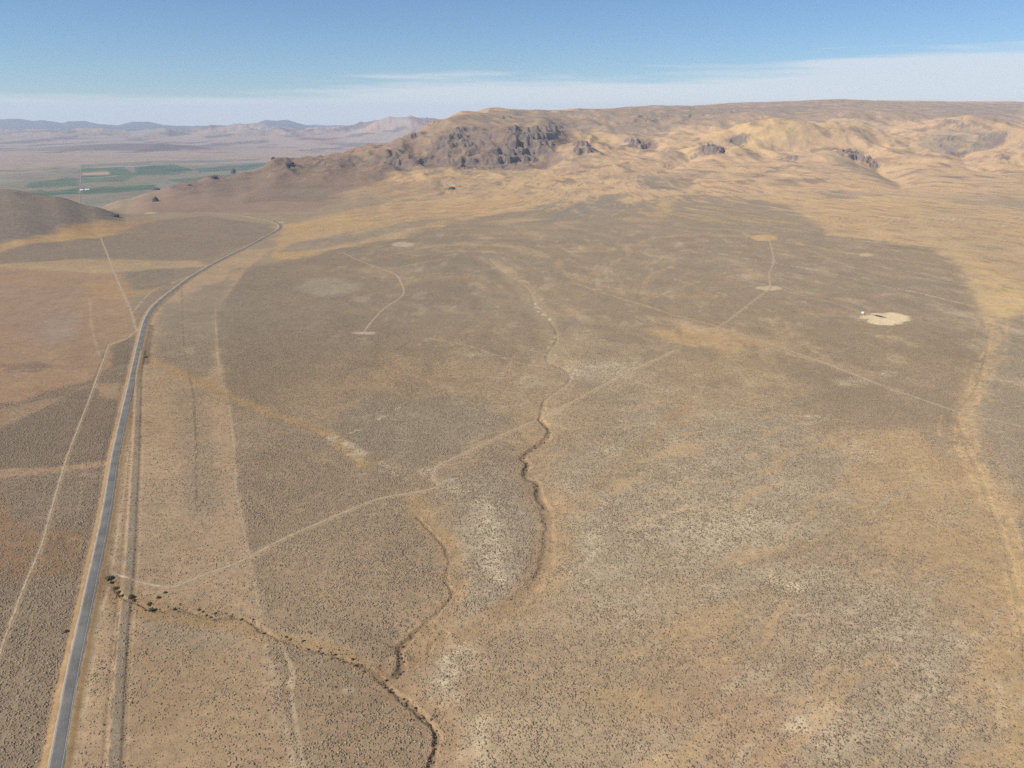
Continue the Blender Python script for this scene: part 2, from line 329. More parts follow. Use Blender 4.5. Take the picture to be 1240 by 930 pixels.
# (polygon, colour of the soil or grass, sage cover 0..1, edge softness in m, edge wander in m, opacity)
SAGE = col(172, 156, 130)
AREAS = [
 # ---- the plain
 (P((250, 330), (330, 318), (470, 291), (560, 266), (600, 258), (700, 252), (860, 236), (960, 250), (1010, 285), (1130, 300), (1165, 320), (1190, 345), (1200, 400), (1185, 470), (1150, 505), (1040, 520), (900, 470), (760, 430), (700, 400), (640, 440), (560, 420), (480, 450), (420, 480), (285, 500), (272, 470), (264, 420), (262, 380)), col(164, 143, 116), 0.88, 25, 50, 1),
 (P((262, 380), (264, 350), (300, 325), (420, 300), (560, 285), (600, 330), (560, 380), (480, 410), (400, 420), (300, 440), (268, 430)), col(150, 132, 110), 1.0, 60, 60, .8),
 (P((330, 480), (480, 430), (600, 440), (620, 470), (520, 520), (430, 520), (350, 500)), col(180, 155, 122), 0.7, 60, 50, .8),
 (P((430, 480), (560, 480), (620, 505), (560, 545), (500, 565), (440, 540), (400, 515)), col(160, 148, 126), 0.95, 30, 30, .8),
 (P((300, 560), (400, 540), (500, 575), (520, 610), (400, 640), (300, 660), (290, 600)), col(174, 150, 120), 0.85, 40, 40, .8),
 (P((300, 680), (400, 650), (500, 620), (540, 680), (520, 740), (470, 790), (400, 770), (320, 740)), col(178, 154, 124), 0.75, 20, 20, .9),
 (P((330, 790), (460, 820), (515, 880), (510, 960), (380, 960), (345, 870)), col(176, 150, 118), 0.7, 15, 15, .9),
 (P((540, 590), (600, 560), (640, 600), (650, 670), (610, 720), (560, 740), (560, 660)), col(182, 166, 140), 0.85, 20, 20, .9),
 (P((670, 560), (800, 480), (960, 500), (1030, 580), (1000, 680), (900, 760), (760, 800), (700, 740), (680, 660)), col(186, 170, 142), 0.8, 60, 50, .8),
 (P((780, 480), (860, 420), (960, 400), (960, 470), (920, 500), (840, 500)), col(182, 158, 122), 0.55, 60, 50, .8),
 (P((790, 402), (830, 393), (890, 400), (920, 415), (880, 425), (820, 420)), col(192, 162, 120), 0.25, 25, 25, .85),
 (P((1000, 540), (1100, 520), (1180, 560), (1240, 620), (1290, 760), (1290, 960), (1190, 950), (1165, 780), (1130, 680), (1050, 620)), col(190, 162, 122), 0.42, 30, 40, .9),
 (P((830, 740), (900, 800), (950, 860), (970, 920), (960, 980), (820, 980), (760, 900), (760, 820)), col(180, 152, 122), 0.5, 25, 25, .75),
 (P((960, 700), (1060, 720), (1150, 780), (1180, 900), (1180, 980), (980, 980), (960, 860)), col(182, 164, 140), 0.95, 30, 30, .8),
 (P((560, 780), (680, 720), (820, 700), (880, 760), (820, 860), (700, 880), (600, 860)), col(184, 160, 128), 0.62, 20, 20, .7),
 (P((560, 860), (700, 850), (860, 890), (860, 980), (560, 980)), col(188, 168, 138), 0.72, 15, 15, .8),
 (P((900, 680), (960, 655), (1010, 655), (1000, 680), (930, 690)), col(166, 138, 110), 0.6, 10, 10, .6),
 (P((1185, 400), (1290, 400), (1290, 600), (1230, 600), (1200, 560), (1185, 500)), col(170, 156, 132), 0.85, 20, 20, .9),
 (P((610, 440), (700, 430), (700, 480), (650, 500), (600, 480)), col(186, 160, 128), 0.5, 15, 20, .8),
 # ---- strip between the highway and the old fence line
 (P((40, 960), (68, 930), (110, 713), (131, 612), (161, 455), (178, 388), (234, 336), (300, 301), (330, 300), (300, 325), (262, 375), (264, 420), (275, 480), (283, 541), (290, 610), (303, 680), (320, 772), (344, 871), (360, 960)), col(196, 168, 134), 0.36, 3, 1.5, 1),
 (P((185, 400), (200, 372), (250, 345), (290, 325), (262, 375), (262, 440), (240, 460), (190, 430)), col(168, 150, 124), 0.75, 20, 20, .9),
 (P((212, 470), (250, 470), (262, 560), (255, 620), (225, 620), (215, 540)), col(170, 152, 126), 0.6, 15, 15, .5),
 (P((150, 760), (240, 770), (300, 800), (330, 870), (350, 950), (140, 950)), col(188, 160, 124), 0.35, 10, 15, .7),
 (P((165, 755), (230, 752), (300, 768), (240, 790), (180, 785)), col(176, 158, 132), 0.5, 8, 8, .6),
 # ---- left of the highway
 (P((-80, 960), (67, 930), (110, 713), (131, 612), (161, 455), (178, 388), (232, 334), (290, 303), (260, 290), (-80, 290)), col(168, 146, 122), 0.85, 3, 2, 1),
 (P((-80, 318), (0, 322), (110, 320), (150, 330), (165, 390), (142, 440), (105, 462), (0, 492), (-80, 500)), col(186, 154, 122), 0.12, 12, 10, 1),
 (P((0, 345), (60, 345), (100, 350), (95, 400), (60, 420), (0, 400)), col(180, 152, 128), 0.15, 30, 20, .6),
 (P((55, 385), (95, 380), (90, 412), (55, 415)), col(184, 165, 145), 0.1, 15, 10, .5),
 (P((100, 340), (150, 335), (155, 355), (130, 362), (108, 360)), col(196, 162, 118), 0.1, 12, 10, .7),
 (P((0, 440), (40, 438), (70, 444), (40, 452), (0, 450)), col(150, 124, 104), 0.6, 6, 6, .6),
 (P((-80, 560), (0, 520), (30, 505), (110, 470), (145, 470), (130, 558), (70, 566), (-80, 575)), col(158, 138, 116), 0.95, 6, 8, 1),
 (P((-80, 490), (0, 497), (60, 484), (110, 466), (60, 492), (0, 520), (-80, 540)), col(182, 154, 124), 0.3, 6, 8, .9),
 (P((113, 466), (150, 462), (146, 488), (118, 480)), col(190, 160, 126), 0.2, 4, 4, .8),
 (P((-80, 572), (75, 566), (134, 556), (132, 563), (80, 572), (0, 580), (-80, 584)), col(190, 160, 126), 0.15, 3, 4, .9),
 (P((-80, 590), (0, 590), (30, 640), (60, 640), (90, 690), (60, 700), (0, 690), (-80, 700)), col(178, 140, 100), 0.45, 10, 14, .7),
 (P((60, 640), (105, 640), (98, 700), (60, 690)), col(176, 140, 98), 0.6, 8, 8, .6),
 (P((-80, 720), (90, 700), (82, 760), (60, 950), (-80, 950)), col(168, 148, 122), 0.95, 10, 10, .8),
 (P((-80, 312), (0, 314), (60, 312), (240, 316), (250, 322), (120, 330), (0, 324)), col(200, 172, 132), 0.1, 5, 4, .9),
 (P((150, 352), (188, 350), (180, 357), (150, 361)), col(198, 166, 120), 0.1, 4, 5, .8),
 (P((148, 330), (215, 325), (210, 345), (165, 350)), col(150, 134, 114), 0.95, 5, 5, .8),
 (P((133, 420), (158, 408), (158, 440), (135, 445)), col(140, 124, 104), 0.9, 3, 3, .8),
 # ---- golden grass below the hills and along the right-hand wash
 (P((330, 318), (470, 291), (560, 266), (600, 258), (700, 252), (860, 236), (960, 250), (1010, 285), (1130, 300), (1165, 320), (1190, 345), (1196, 385), (1300, 385), (1300, 262), (1100, 242), (800, 240), (600, 240), (480, 246), (345, 270), (340, 285)), col(202, 170, 126), 0.15, 10, 35, 1),
 (P((1120, 250), (1200, 262), (1270, 300), (1270, 360), (1220, 330), (1180, 310), (1120, 290), (1060, 270)), col(190, 164, 126), 0.4, 25, 35, .6),
 (P((1165, 320), (1190, 340), (1240, 345), (1240, 380), (1210, 385), (1188, 370)), col(208, 178, 128), 0.05, 8, 10, .9),
 (P((1195, 385), (1225, 385), (1205, 440), (1192, 480), (1178, 520), (1192, 570), (1215, 620), (1240, 690), (1240, 760), (1215, 700), (1190, 640), (1165, 580), (1150, 520), (1160, 480), (1180, 440)), col(192, 164, 124), 0.35, 10, 14, .6),
 (P((345, 272), (420, 262), (470, 270), (400, 285), (345, 295)), col(204, 172, 122), 0.05, 10, 12, .8),
 (P((340, 305), (400, 300), (470, 284), (560, 262), (500, 268), (420, 284), (345, 296)), col(158, 144, 122), 0.85, 8, 10, .75),
 (P((655, 262), (700, 246), (725, 240), (760, 238), (748, 248), (700, 264), (670, 270)), col(150, 138, 118), 0.95, 12, 15, .9),
 (P((620, 262), (650, 250), (690, 244), (640, 262), (625, 268)), col(150, 138, 118), 0.9, 12, 12, .8),
 (P((785, 262), (800, 243), (820, 240), (812, 262)), col(198, 170, 124), 0.3, 15, 15, .7),
 (P((0, 320), (0, 303), (60, 289), (140, 270), (250, 262), (330, 272), (330, 285), (290, 300), (240, 315), (120, 312)), col(152, 134, 114), 0.9, 5, 8, .95),
 (P((-80, 305), (0, 299), (50, 286), (100, 272), (140, 269), (150, 276), (140, 285), (90, 292), (40, 297), (0, 306)), col(204, 170, 122), 0.1, 6, 8, 1),
 (P((170, 268), (250, 264), (300, 270), (250, 274)), col(162, 140, 112), 0.6, 15, 15, .5),
]
HILLAREAS = [   # on the slopes
 (M((430, 200), (455, 180), (480, 165), (520, 146), (560, 140), (640, 138), (700, 150), (690, 175), (640, 200), (560, 206), (500, 203)), col(146, 122, 106), 0.5, 40, 60, .9),
 (M((-200, 300), (0, 295), (60, 283), (110, 270), (142, 266), (120, 250), (60, 234), (0, 227), (-200, 220)), col(142, 126, 114), 0.8, 15, 15, 1),
 (M((100, 272), (145, 268), (180, 268), (150, 283), (110, 287)), col(196, 162, 118), 0.1, 15, 25, .8),
 (M((145, 262), (200, 226), (250, 214), (300, 206), (335, 190), (430, 187), (470, 180), (500, 200), (450, 215), (420, 235), (380, 255), (330, 258), (200, 258)), col(168, 140, 120), 0.6, 30, 40, .95),
 (M((250, 225), (290, 212), (300, 225), (290, 240), (265, 240)), col(142, 132, 114), 0.7, 20, 20, .6),
 (M((300, 215), (335, 195), (430, 190), (480, 175), (510, 195), (500, 208), (460, 215), (420, 232), (370, 246), (300, 246)), col(140, 118, 104), 0.7, 30, 50, .75),
 (M((322, 205), (340, 200), (380, 215), (400, 235), (350, 240), (310, 225)), col(146, 134, 116), 0.7, 40, 40, .5),
 (M((480, 165), (520, 146), (600, 131), (760, 130), (840, 127), (1040, 121), (1240, 125), (1240, 140), (1000, 145), (820, 150), (700, 160), (640, 150), (560, 150), (500, 185)), col(172, 148, 122), 0.55, 80, 120, .95),
 (M((640, 140), (700, 142), (790, 150), (830, 150), (760, 165), (700, 155)), col(150, 134, 122), 0.8, 80, 90, .7),
 (M((790, 133), (900, 130), (1000, 128), (960, 140), (850, 142)), col(154, 136, 122), 0.8, 80, 90, .6),
 (M((1130, 128), (1240, 128), (1240, 150), (1180, 150)), col(156, 140, 126), 0.7, 80, 90, .6),
 (M((880, 150), (930, 140), (1000, 148), (1040, 158), (960, 168), (880, 180), (840, 190), (820, 180)), col(210, 180, 128), 0.05, 60, 60, .8),
 (M((690, 165), (720, 155), (760, 162), (740, 168), (700, 172)), col(206, 176, 126), 0.05, 40, 40, .7),
 (M((1130, 152), (1180, 150), (1230, 160), (1190, 175), (1150, 178), (1110, 170)), col(150, 140, 126), 0.7, 40, 40, .6),
 (M((1000, 186), (1030, 188), (1070, 205), (1088, 218), (1060, 214), (1020, 200)), col(158, 146, 118), 0.6, 30, 30, .7),
 (M((770, 216), (800, 214), (840, 222), (830, 230), (790, 228)), col(144, 132, 114), 0.9, 30, 30, .9),
 (M((935, 216), (968, 218), (960, 224), (930, 224)), col(152, 138, 118), 0.8, 20, 25, .8),
 (M((985, 231), (1020, 230), (1040, 240), (1010, 240)), col(152, 138, 120), 0.8, 20, 25, .8),
 (M((440, 235), (480, 220), (520, 217), (560, 226), (530, 236), (480, 242)), col(186, 154, 122), 0.3, 25, 30, .7),
 (M((470, 205), (520, 205), (600, 210), (700, 208), (700, 230), (600, 232), (500, 215)), col(212, 180, 130), 0.05, 30, 40, .7),
]
VALLEY = [
 (V((-300, 290), (-300, 206), (0, 203), (150, 198), (330, 190), (520, 190), (520, 290)), col(158, 152, 134), 100, 1),
 (V((-300, 214), (0, 212), (90, 205), (330, 196), (520, 190), (520, 181), (200, 184), (0, 186), (-300, 188)), col(192, 170, 148), 120, .9),
 (V((35, 222), (80, 215), (96, 216), (94, 226), (30, 227)), col(104, 126, 100), 8, 1),
 (V((30, 235), (60, 231), (95, 228), (95, 235), (50, 238)), col(84, 120, 92), 8, 1),
 (V((98, 216), (140, 214), (158, 210), (240, 206), (210, 212), (165, 213), (150, 220), (98, 222)), col(110, 130, 106), 8, 1),
 (V((98, 204), (150, 202), (162, 212), (135, 213), (98, 215)), col(96, 124, 102), 8, 1),
 (V((162, 202), (210, 199), (235, 206), (200, 211), (165, 212)), col(78, 112, 94), 8, 1),
 (V((235, 204), (310, 198), (330, 198), (300, 206), (240, 209)), col(92, 122, 104), 8, 1),
 (V((200, 218), (290, 210), (300, 214), (220, 222)), col(112, 130, 106), 8, 1),
 (V((140, 222), (200, 214), (200, 220), (150, 226)), col(150, 150, 130), 8, 1),
 (V((0, 236), (50, 229), (60, 231), (20, 240)), col(112, 130, 106), 8, 1),
 (V((-50, 208), (92, 203), (92, 205), (-50, 211)), col(140, 140, 128), 8, .8),
 (V((98, 199), (200, 195), (320, 192), (310, 195), (200, 199), (98, 202.5)), col(140, 146, 134), 8, .9),
 (V((97, 228), (150, 226), (190, 223), (185, 229), (140, 234), (98, 236)), col(90, 120, 98), 8, 1),
 (V((98, 208.5), (130, 208), (133, 211), (98, 212.5)), col(216, 182, 156), 6, 1),
 (V((-100, 226), (20, 222), (30, 216), (-100, 218)), col(176, 168, 142), 60, .7),
 (V((-100, 216), (90, 208), (94, 213), (-100, 220)), col(168, 154, 142), 60, .7),
 (V((60, 242), (95, 238), (96, 246), (90, 250)), col(180, 150, 130), 20, .8),
]
STROKES = [   # line, half width, colour, opacity, softness, cover factor
 (HIGHWAY, 11.0, col(196, 158, 108), .8, 3.0, .05),
 (HIGHWAY, 7.2, col(192, 152, 100), .9, 1.5, 0),
]

def paint(x, y, z, rock, slope):
    n = len(x)
    c = np.empty((n, 3), np.float32); c[:] = col(180, 158, 128)
    cov = np.full(n, 0.75, np.float32)
    def put(w, colour, cover=None):
        nonlocal c, cov
        w = w.astype(np.float32)
        c = c * (1 - w[:, None]) + np.asarray(colour, np.float32) * w[:, None]
        if cover is not None: cov = cov * (1 - w) + cover * w
    # slopes of the hills: golden grass
    hill = sm(3600, 4300, y) * sm(-8, 12, z)
    put(hill, col(206, 173, 134), 0.16)
    def areas(lst, seed):
        for i, (poly, colour, cover, soft, wander, op) in enumerate(lst):
            yc = min(np.mean([p[1] for p in poly]), 8000); soft = soft * .55 + 0.007 * max(yc - 700, 0); wander = wander + 0.012 * max(yc - 700, 0)
            reach = soft + 1.6 * wander + 10
            d = sd_poly(x, y, poly, reach)
            k = np.nonzero(d < reach)[0]
            if not len(k): continue
            dk = d[k] + 1.15 * wander * fbm(x[k], y[k], max(wander * 3.2, 12), 7, seed + i * 3, .62)
            w = np.zeros(n, np.float32); w[k] = op * (1 - sm(-soft, soft, dk)) * (dk < reach * .95)
            put(w, colour, cover)
    areas(AREAS, 200)
    areas(HILLAREAS, 500)
    # streaks of grass and sage that run down the slope from the hills on to the plain
    sx = x / y
    kk = -0.75 + 1.35 * sm(-.12, .34, sx)
    xr = x + kk * (y - 3600) + 50 * fbm(x, y, 420, 3, 611)
    st = fbm(xr, y / 5.0, 75, 5, 601, .6)
    st3 = fbm(xr, y / 4.0, 38, 5, 603, .6)
    mid = sm(1500, 2300, y) * (1 - sm(3600, 4300, y)) * sm(-0.30, -0.1, sx)
    put(mid * sm(0.08, 0.4, st) * .55, col(194, 166, 126), 0.25)
    put(mid * sm(0.1, 0.5, -st3) * .5, col(146, 126, 104), 1.0)
    foot = sm(2600, 3300, y) * (1 - sm(4900, 5900, y)) * sm(-0.30, -0.12, sx) * (z > -20)
    put(foot * sm(0.08, 0.4, st3) * .75, col(158, 136, 112), 0.75)
    put(foot * sm(0.1, 0.5, -st) * .5, col(216, 186, 138), 0.05)
    # mottling of the middle plain: paler silt and darker sage
    mp_ = sm(850, 1300, y) * (1 - sm(2600, 3400, y)) * sm(-.3, -.2, sx)
    m1 = fbm(x + .3 * y, y / 1.8, 120, 6, 615, .65); m2 = fbm(x, y / 2.2, 55, 5, 617, .65)
    put(mp_ * sm(0.0, 0.5, m1) * .55, col(190, 166, 134), 0.45)
    put(mp_ * sm(0.05, 0.5, -m2) * .5, col(140, 122, 100), 1.0)
    put(mp_ * sm(0.2, 0.5, m2) * .4, col(204, 184, 152), 0.4)
    # streaks in the near right of the plain
    a = math.radians(38); xr = x * math.cos(a) + y * math.sin(a); yr = -x * math.sin(a) + y * math.cos(a)
    st2 = fbm(xr / 5.0 + 8 * fbm(x, y, 120, 2, 620), yr + 14 * fbm(x, y, 90, 2, 621), 26, 4, 631)
    zone = sm(30, 90, x) * (1 - sm(360, 520, x)) * (1 - sm(900, 1250, y))
    put(zone * sm(0.15, 0.45, st2) * .7, col(192, 164, 124), 0.25)
    put(zone * sm(0.2, 0.5, -st2) * .45, col(200, 186, 158), 0.85)
    # brown patches on hill slopes
    hz = sm(3900, 4600, y) * (z > 5) * (y < 14000)
    b = fbm(x, y / 1.7, 300, 5, 641)
    put(hz * sm(0.1, 0.5, b) * .65, col(172, 145, 122), 0.45)
    b2 = fbm(x, y / 1.8, 130, 5, 647)
    put(hz * sm(0.15, 0.5, b2) * .75, col(140, 120, 106), 0.8)
    b3 = fbm(x / 1.6 + 60 * fbm(x, y, 500, 2, 650), y / 1.4, 80, 5, 649)
    put(hz * sm(0.2, 0.5, b3) * .45, col(156, 130, 110), 0.6)
    put(hz * sm(0.2, 0.6, -b2) * .5, col(214, 184, 136), 0.05)
    lr = hz * (1 - sm(-.22, -.12, x / y)) * (y < 7000)
    put(lr * .85, col(142, 118, 104), 0.6)
    put(lr * sm(0.0, 0.4, b2) * .6, col(112, 96, 90), 0.8)
    put(lr * sm(0.2, 0.5, -b3) * .45, col(176, 148, 124), 0.3)
    # bare rock where it is steep
    steep = sm(0.42, 0.75, slope) * (y > 2600)
    put(np.clip(steep * (0.35 + 0.65 * (rock > .05)), 0, 1) * .9, col(124, 110, 108), 0)
    rk = np.clip(rock * (0.55 + 0.9 * fbm(x, y, 60, 3, 655)), 0, 1)
    put(rk * .85, col(120, 112, 110), 0.1)
    rk2 = rock * sm(0.05, 0.4, fbm(x / 1.3, y * .8, 45, 4, 657))
    put(rk2 * .6, col(92, 84, 86), 0)
    # valley and far ranges
    val = sm(4300, 5000, y) * (1 - sm(-95, -60, z))
    put(np.where(y > 12500, 1.0, val) * (y > 4300) * (x / y < 0.02), col(188, 172, 156), 0)
    inv = (y > 4300) & (z < -100) & (x / y < 0.02)
    for poly, colour, soft, op in VALLEY:
        d = sd_poly(x, y, poly, soft * 2 + 30)
        strip = 1 if soft > 8 else (0.95 + 0.45 * fbm(x / 6, y, 90, 3, 663)) * (0.9 + 0.3 * fbm(x, y, 260, 2, 665))
        s2 = soft * 3 if soft <= 8 else soft
        put(np.clip(inv * op * strip * (1 - sm(-s2, s2, d + s2 * 1.2 * fbm(x, y, 160, 4, 661))), 0, 1), colour, 0)
    put(inv * (y < 12500) * sm(0.1, .5, fbm(x / 3, y, 260, 4, 667)) * .45, col(140, 134, 122), 0)
    fr = (y > 13000) & (x / y < 0.05)
    put(fr * sm(0.0, 0.35, fbm(x, y * .6, 900, 5, 671)) * .8, col(126, 112, 112), 0)  # dark mottles put relief shading into the colour of the far ranges
    put(fr * sm(0.1, 0.45, fbm(x, y * .6, 600, 5, 677)) * .6, col(206, 166, 144), 0)
    put((y > 13500) * (y < 15800) * np.exp(-((x + 6700) / 1500) ** 2) * .75, col(120, 110, 112), 0)
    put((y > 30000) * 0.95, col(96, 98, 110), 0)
    # ---- lines
    def stroke(L, hw, colour, op, soft, covf=None, wob=0.4, fade=None, brk=0):
        reach = hw + soft * 2 + 4
        d, side, t = dist_line(x, y, L, reach)
        k = np.nonzero(d < reach)[0]
        if not len(k): return
        dk = d[k] + wob * hw * fbm(x[k], y[k], max(8, hw * 3), 3, 701)
        ww = op * (1 - sm(hw - soft, hw + soft, dk))
        if fade is not None: ww = ww * np.interp(t[k], *fade)
        if brk: ww = ww * sm(-brk, 0.25, fbm(x[k], y[k], 22, 3, 711))
        w = np.zeros(n, np.float32); w[k] = ww
        put(w, colour, None if covf is None else covf)
    G1 = col(198, 164, 114)
    # golden grass in the washes
    stroke(line([(120, 700), (150, 722), (200, 742), (241, 750), (292, 757), (316, 766), (361, 775), (420, 790), (470, 812)]), 7, G1, .7, 5, .3)
    stroke(line([(128, 700), (150, 725), (175, 735), (205, 738), (250, 745)]), 14, col(186, 154, 108), .6, 8, .6)
    stroke(line([(500, 612), (525, 640), (545, 665), (550, 700), (545, 725), (520, 750), (500, 775)]), 10, col(194, 162, 116), .6, 8, .4, .8)
    stroke(line([(505, 600), (520, 630), (540, 650)]), 11, col(198, 166, 116), .5, 9, .3, .8)
    stroke(line([(668, 600), (672, 650), (660, 700), (620, 735), (575, 757), (530, 772), (495, 790)]), 14, col(188, 158, 114), .6, 11, .4, .8)
    stroke(line([(655, 650), (640, 700), (600, 735)]), 8, col(170, 142, 108), .6, 6, .6)
    stroke(line([(470, 815), (500, 842), (540, 875), (545, 930)]), 14, col(190, 158, 122), .6, 10, .3)
    stroke(line([(180, 435), (215, 450), (250, 465), (280, 480), (340, 505), (400, 525), (440, 560)]), 9, col(194, 160, 110), .7, 7, .3)
    stroke(line([(592, 314), (623, 338), (648, 369), (665, 395), (672, 420), (690, 450), (660, 485), (655, 505)]), 20, col(188, 166, 132), .55, 14, .45)
    stroke(line([(640, 505), (650, 560), (660, 610)]), 20, col(186, 158, 120), .6, 14, .45)
    stroke(line([(1100, 235), (1115, 270), (1150, 300), (1180, 330), (1200, 385)]), 30, col(204, 176, 130), .4, 25, .2)
    stroke(line([(700, 610), (760, 560), (800, 520), (830, 490)]), 14, col(176, 146, 108), .5, 12, .6)
    WR = [(1200, 385), (1204, 410), (1192, 450), (1178, 480), (1162, 502), (1166, 530), (1186, 570), (1204, 610), (1216, 650), (1232, 700), (1250, 780)]
    for dx, hw, op in ((0, 8, .5), (-9, 3, .4), (12, 3.5, .4), (-20, 2, .3), (22, 3, .25)):
        stroke(line([(u + dx * (1 + .4 * math.sin(i * 1.9 + dx)), v) for i, (u, v) in enumerate(WR)]), hw, col(212, 182, 134), op, hw * .6, .2, 1.3, None, .5)
    # white alkali crust
    AK = col(224, 208, 176)
    for L, hw, op in ((line([(395, 526), (420, 540), (452, 560), (496, 574), (527, 570), (555, 590), (580, 604), (592, 630), (596, 660), (606, 696)]), 9, .55),
                      (line([(400, 530), (441, 517), (482, 494)]), 2.6, .8), (line([(404, 532), (432, 540), (455, 552)]), 3.5, .8),
                      (line([(646, 364), (652, 376), (664, 384), (668, 392)]), 4, .9), (line([(616, 336), (640, 342)]), 4, .6), (line([(661, 428), (668, 412), (676, 404)]), 3.5, .6),
                      (line([(700, 690), (716, 672), (730, 660)]), 2.5, .6), (line([(690, 330), (720, 345), (760, 352)]), 5, .3)):
        stroke(L, hw, AK, op, hw * .6, None, .8, None, .15)
    for (u, v, a, b, op) in ((727, 448, 44, 12, .5), (548, 792, 16, 22, .75), (540, 826, 14, 10, .6), (579, 900, 12, 30, .5), (961, 714, 9, 4, .9), (968, 878, 8, 8, .9), (840, 640, 60, 22, .4),
                           (900, 640, 50, 20, .4), (590, 650, 18, 40, .45), (452, 722, 6, 2.5, .9), (420, 832, 6, 2.5, .8), (1030, 462, 22, 5, .5), (985, 504, 10, 2, .7), (1075, 452, 12, 4, .4),
                           (1028, 711, 5, 1.2, .8), (1000, 870, 30, 14, .25), (640, 462, 18, 8, .3), (397, 347, 36, 11, .55), (730, 340, 14, 2, .3), (229, 424, 7, 5, .3), (352, 826, 2.5, 6, .7), (1210, 860, 5, 40, .3)):
        d = sd_poly(x, y, [on_plane(*p) for p in ell(u, v, a, b)], 60)
        k = np.nonzero(d < 60)[0]
        if not len(k): continue
        m = min(a, b * 2) * 0.9
        w = np.zeros(n, np.float32); w[k] = op * (1 - sm(-m, m, d[k] + m * .9 * fbm(x[k], y[k], 14, 3, 731 + int(u))))
        put(w, AK if (u, v) != (397, 347) else col(196, 182, 156), None)
    # pads of bare ground
    for (u, v, a, b, colour) in ((1074, 386, 27, 7.5, col(232, 212, 172)), (1050, 384, 9, 2.5, col(220, 200, 165)), (441, 404, 12, 2.2, col(212, 192, 166)), (488, 296, 14, 3, col(204, 186, 156)),
                                 (925, 288, 16, 3.6, col(204, 170, 120)), (1048, 309, 8, 2, col(206, 180, 134)), (932, 349, 16, 2.6, col(200, 182, 148)), (182, 257, 9, 1.2, col(224, 204, 164)), (336, 269, 8, .8, col(228, 212, 176))):
        d = sd_poly(x, y, [on_plane(*p) for p in ell(u, v, a, b)], 40)
        k = np.nonzero(d < 40)[0]
        w = np.zeros(n, np.float32); w[k] = .85 * (1 - sm(-5, 5, d[k] + 9 * fbm(x[k], y[k], 22, 4, 741)))
        put(w, colour, 0)
    # faint tracks, old furrows and fence lines
    FT = col(206, 184, 150)
    TR = [([(757, 458), (813, 475), (923, 498), (992, 505), (1040, 512)], 1.8, .3), ([(847, 302), (923, 317), (989, 327), (1061, 345), (1112, 355), (1181, 372)], 2.4, .55),
          ([(988, 434), (1012, 427), (1060, 408), (1080, 398)], 1.6, .2), ([(700, 345), (745, 360), (790, 373), (820, 383)], 2.2, .4), ([(1102, 386), (1130, 392), (1170, 400)], 2.5, .25),
          ([(1200, 458), (1240, 464)], 2, .6), ([(933, 420), (900, 430), (880, 432)], 1.5, .3), ([(790, 362), (850, 340), (920, 330)], 2, .25), ([(520, 410), (570, 420), (615, 436), (650, 444)], 2.2, .4),
          ([(340, 779), (354, 812), (354, 844), (359, 878), (368, 930)], 1.3, .7), ([(282, 692), (291, 714), (292, 745), (310, 766), (340, 779)], 1.2, .5), ([(242, 627), (254, 658), (272, 675), (282, 692)], 1.0, .45),
          ([(120, 630), (118, 655), (82, 650)], .8, .3), ([(127, 300), (138, 328), (148, 352), (158, 376), (165, 400)], 2.6, .6), ([(165, 400), (152, 410), (140, 414), (132, 418)], 2.4, .6), ([(1010, 300), (1060, 318), (1130, 335), (1175, 345)], 2.2, .35), ([(590, 300), (640, 330), (700, 345)], 2, .25),
          ([(262, 375), (261, 383), (265, 448), (275, 479), (283, 541), (285, 592), (289, 610), (298, 658), (303, 680), (320, 772), (330, 816), (344, 871), (356, 935)], 1.3, .4),
          ([(172, 470), (170, 541), (167, 610), (162, 690), (157, 760), (152, 850), (148, 935)], .7, .6), ([(144, 620), (134, 700), (122, 740), (112, 800), (100, 860), (86, 935)], 1.3, .6),
          ([(118, 765), (108, 830), (98, 880), (85, 940)], .9, .9), ([(0, 770), (20, 740), (30, 700)], .8, .2), ([(100, 560), (95, 620), (82, 650)], .9, .25), ([(52, 655), (46, 700), (36, 760), (22, 840), (2, 900)], .8, .25),
          ([(305, 812), (340, 802)], .7, .5), ([(160, 380), (185, 352), (215, 340), (240, 330)], 2.2, .5), ([(0, 450), (60, 447), (110, 455), (150, 452)], 2, .3), ([(108, 360), (112, 400), (120, 430)], 2.2, .35),
          ([(750, 238), (760, 250), (740, 262)], 3, .3), ([(880, 335), (933, 347)], 2, .3), ([(930, 420), (1010, 444), (1070, 466)], 3.5, .25)]
    for pts, hw, op in TR:
        stroke(line(pts), hw * 1.1, FT, min(op * 1.6, .9), hw * .45, .05, .5, None, .7)
    DK = col(118, 98, 80)
    for pts, hw, op in (([(220, 345), (221, 369), (222, 413), (228, 450), (234, 479), (237, 541), (238, 610), (241, 625)], 1.3, .6), ([(243, 627), (252, 655), (268, 674)], .8, .5),
                        ([(129, 418), (117, 451), (97, 506), (78, 555), (59, 618)], 1.0, .55), ([(49, 655), (28, 706), (11, 751), (-3, 789)], .8, .5), ([(40, 612), (30, 640), (22, 655)], 2, .3),
                        ([(162, 545), (158, 610), (152, 690), (146, 720)], .8, .55), ([(143, 745), (137, 820), (133, 930)], .8, .7), ([(290, 716), (292, 745)], .8, .5),
                        ([(80, 770), (70, 830), (52, 930)], 1.0, .5), ([(40, 640), (80, 665), (100, 680)], 2.5, .35)):
        stroke(line(pts), hw, DK, op, hw * .5, .9, .6, None, .4)
    stroke(line([(182, 395), (178, 420), (176, 440)]), 6, col(130, 104, 80), .8, 3, .8, .5)  # shade on the right side of the highway bank, painted into the ground
    stroke(GRADE, 2.6, col(158, 148, 130), .75, .8, .35)
    stroke(PATH_MAIN, 5, col(192, 166, 134), .45, 2.5, .25)
    stroke(line([(172, 703), (150, 697), (137, 692)]), 6, col(188, 158, 132), .6, 4, .2)
    for L_ in TRACKS: stroke(L_, 2.6, col(196, 174, 144), .7, 1.0, 0)
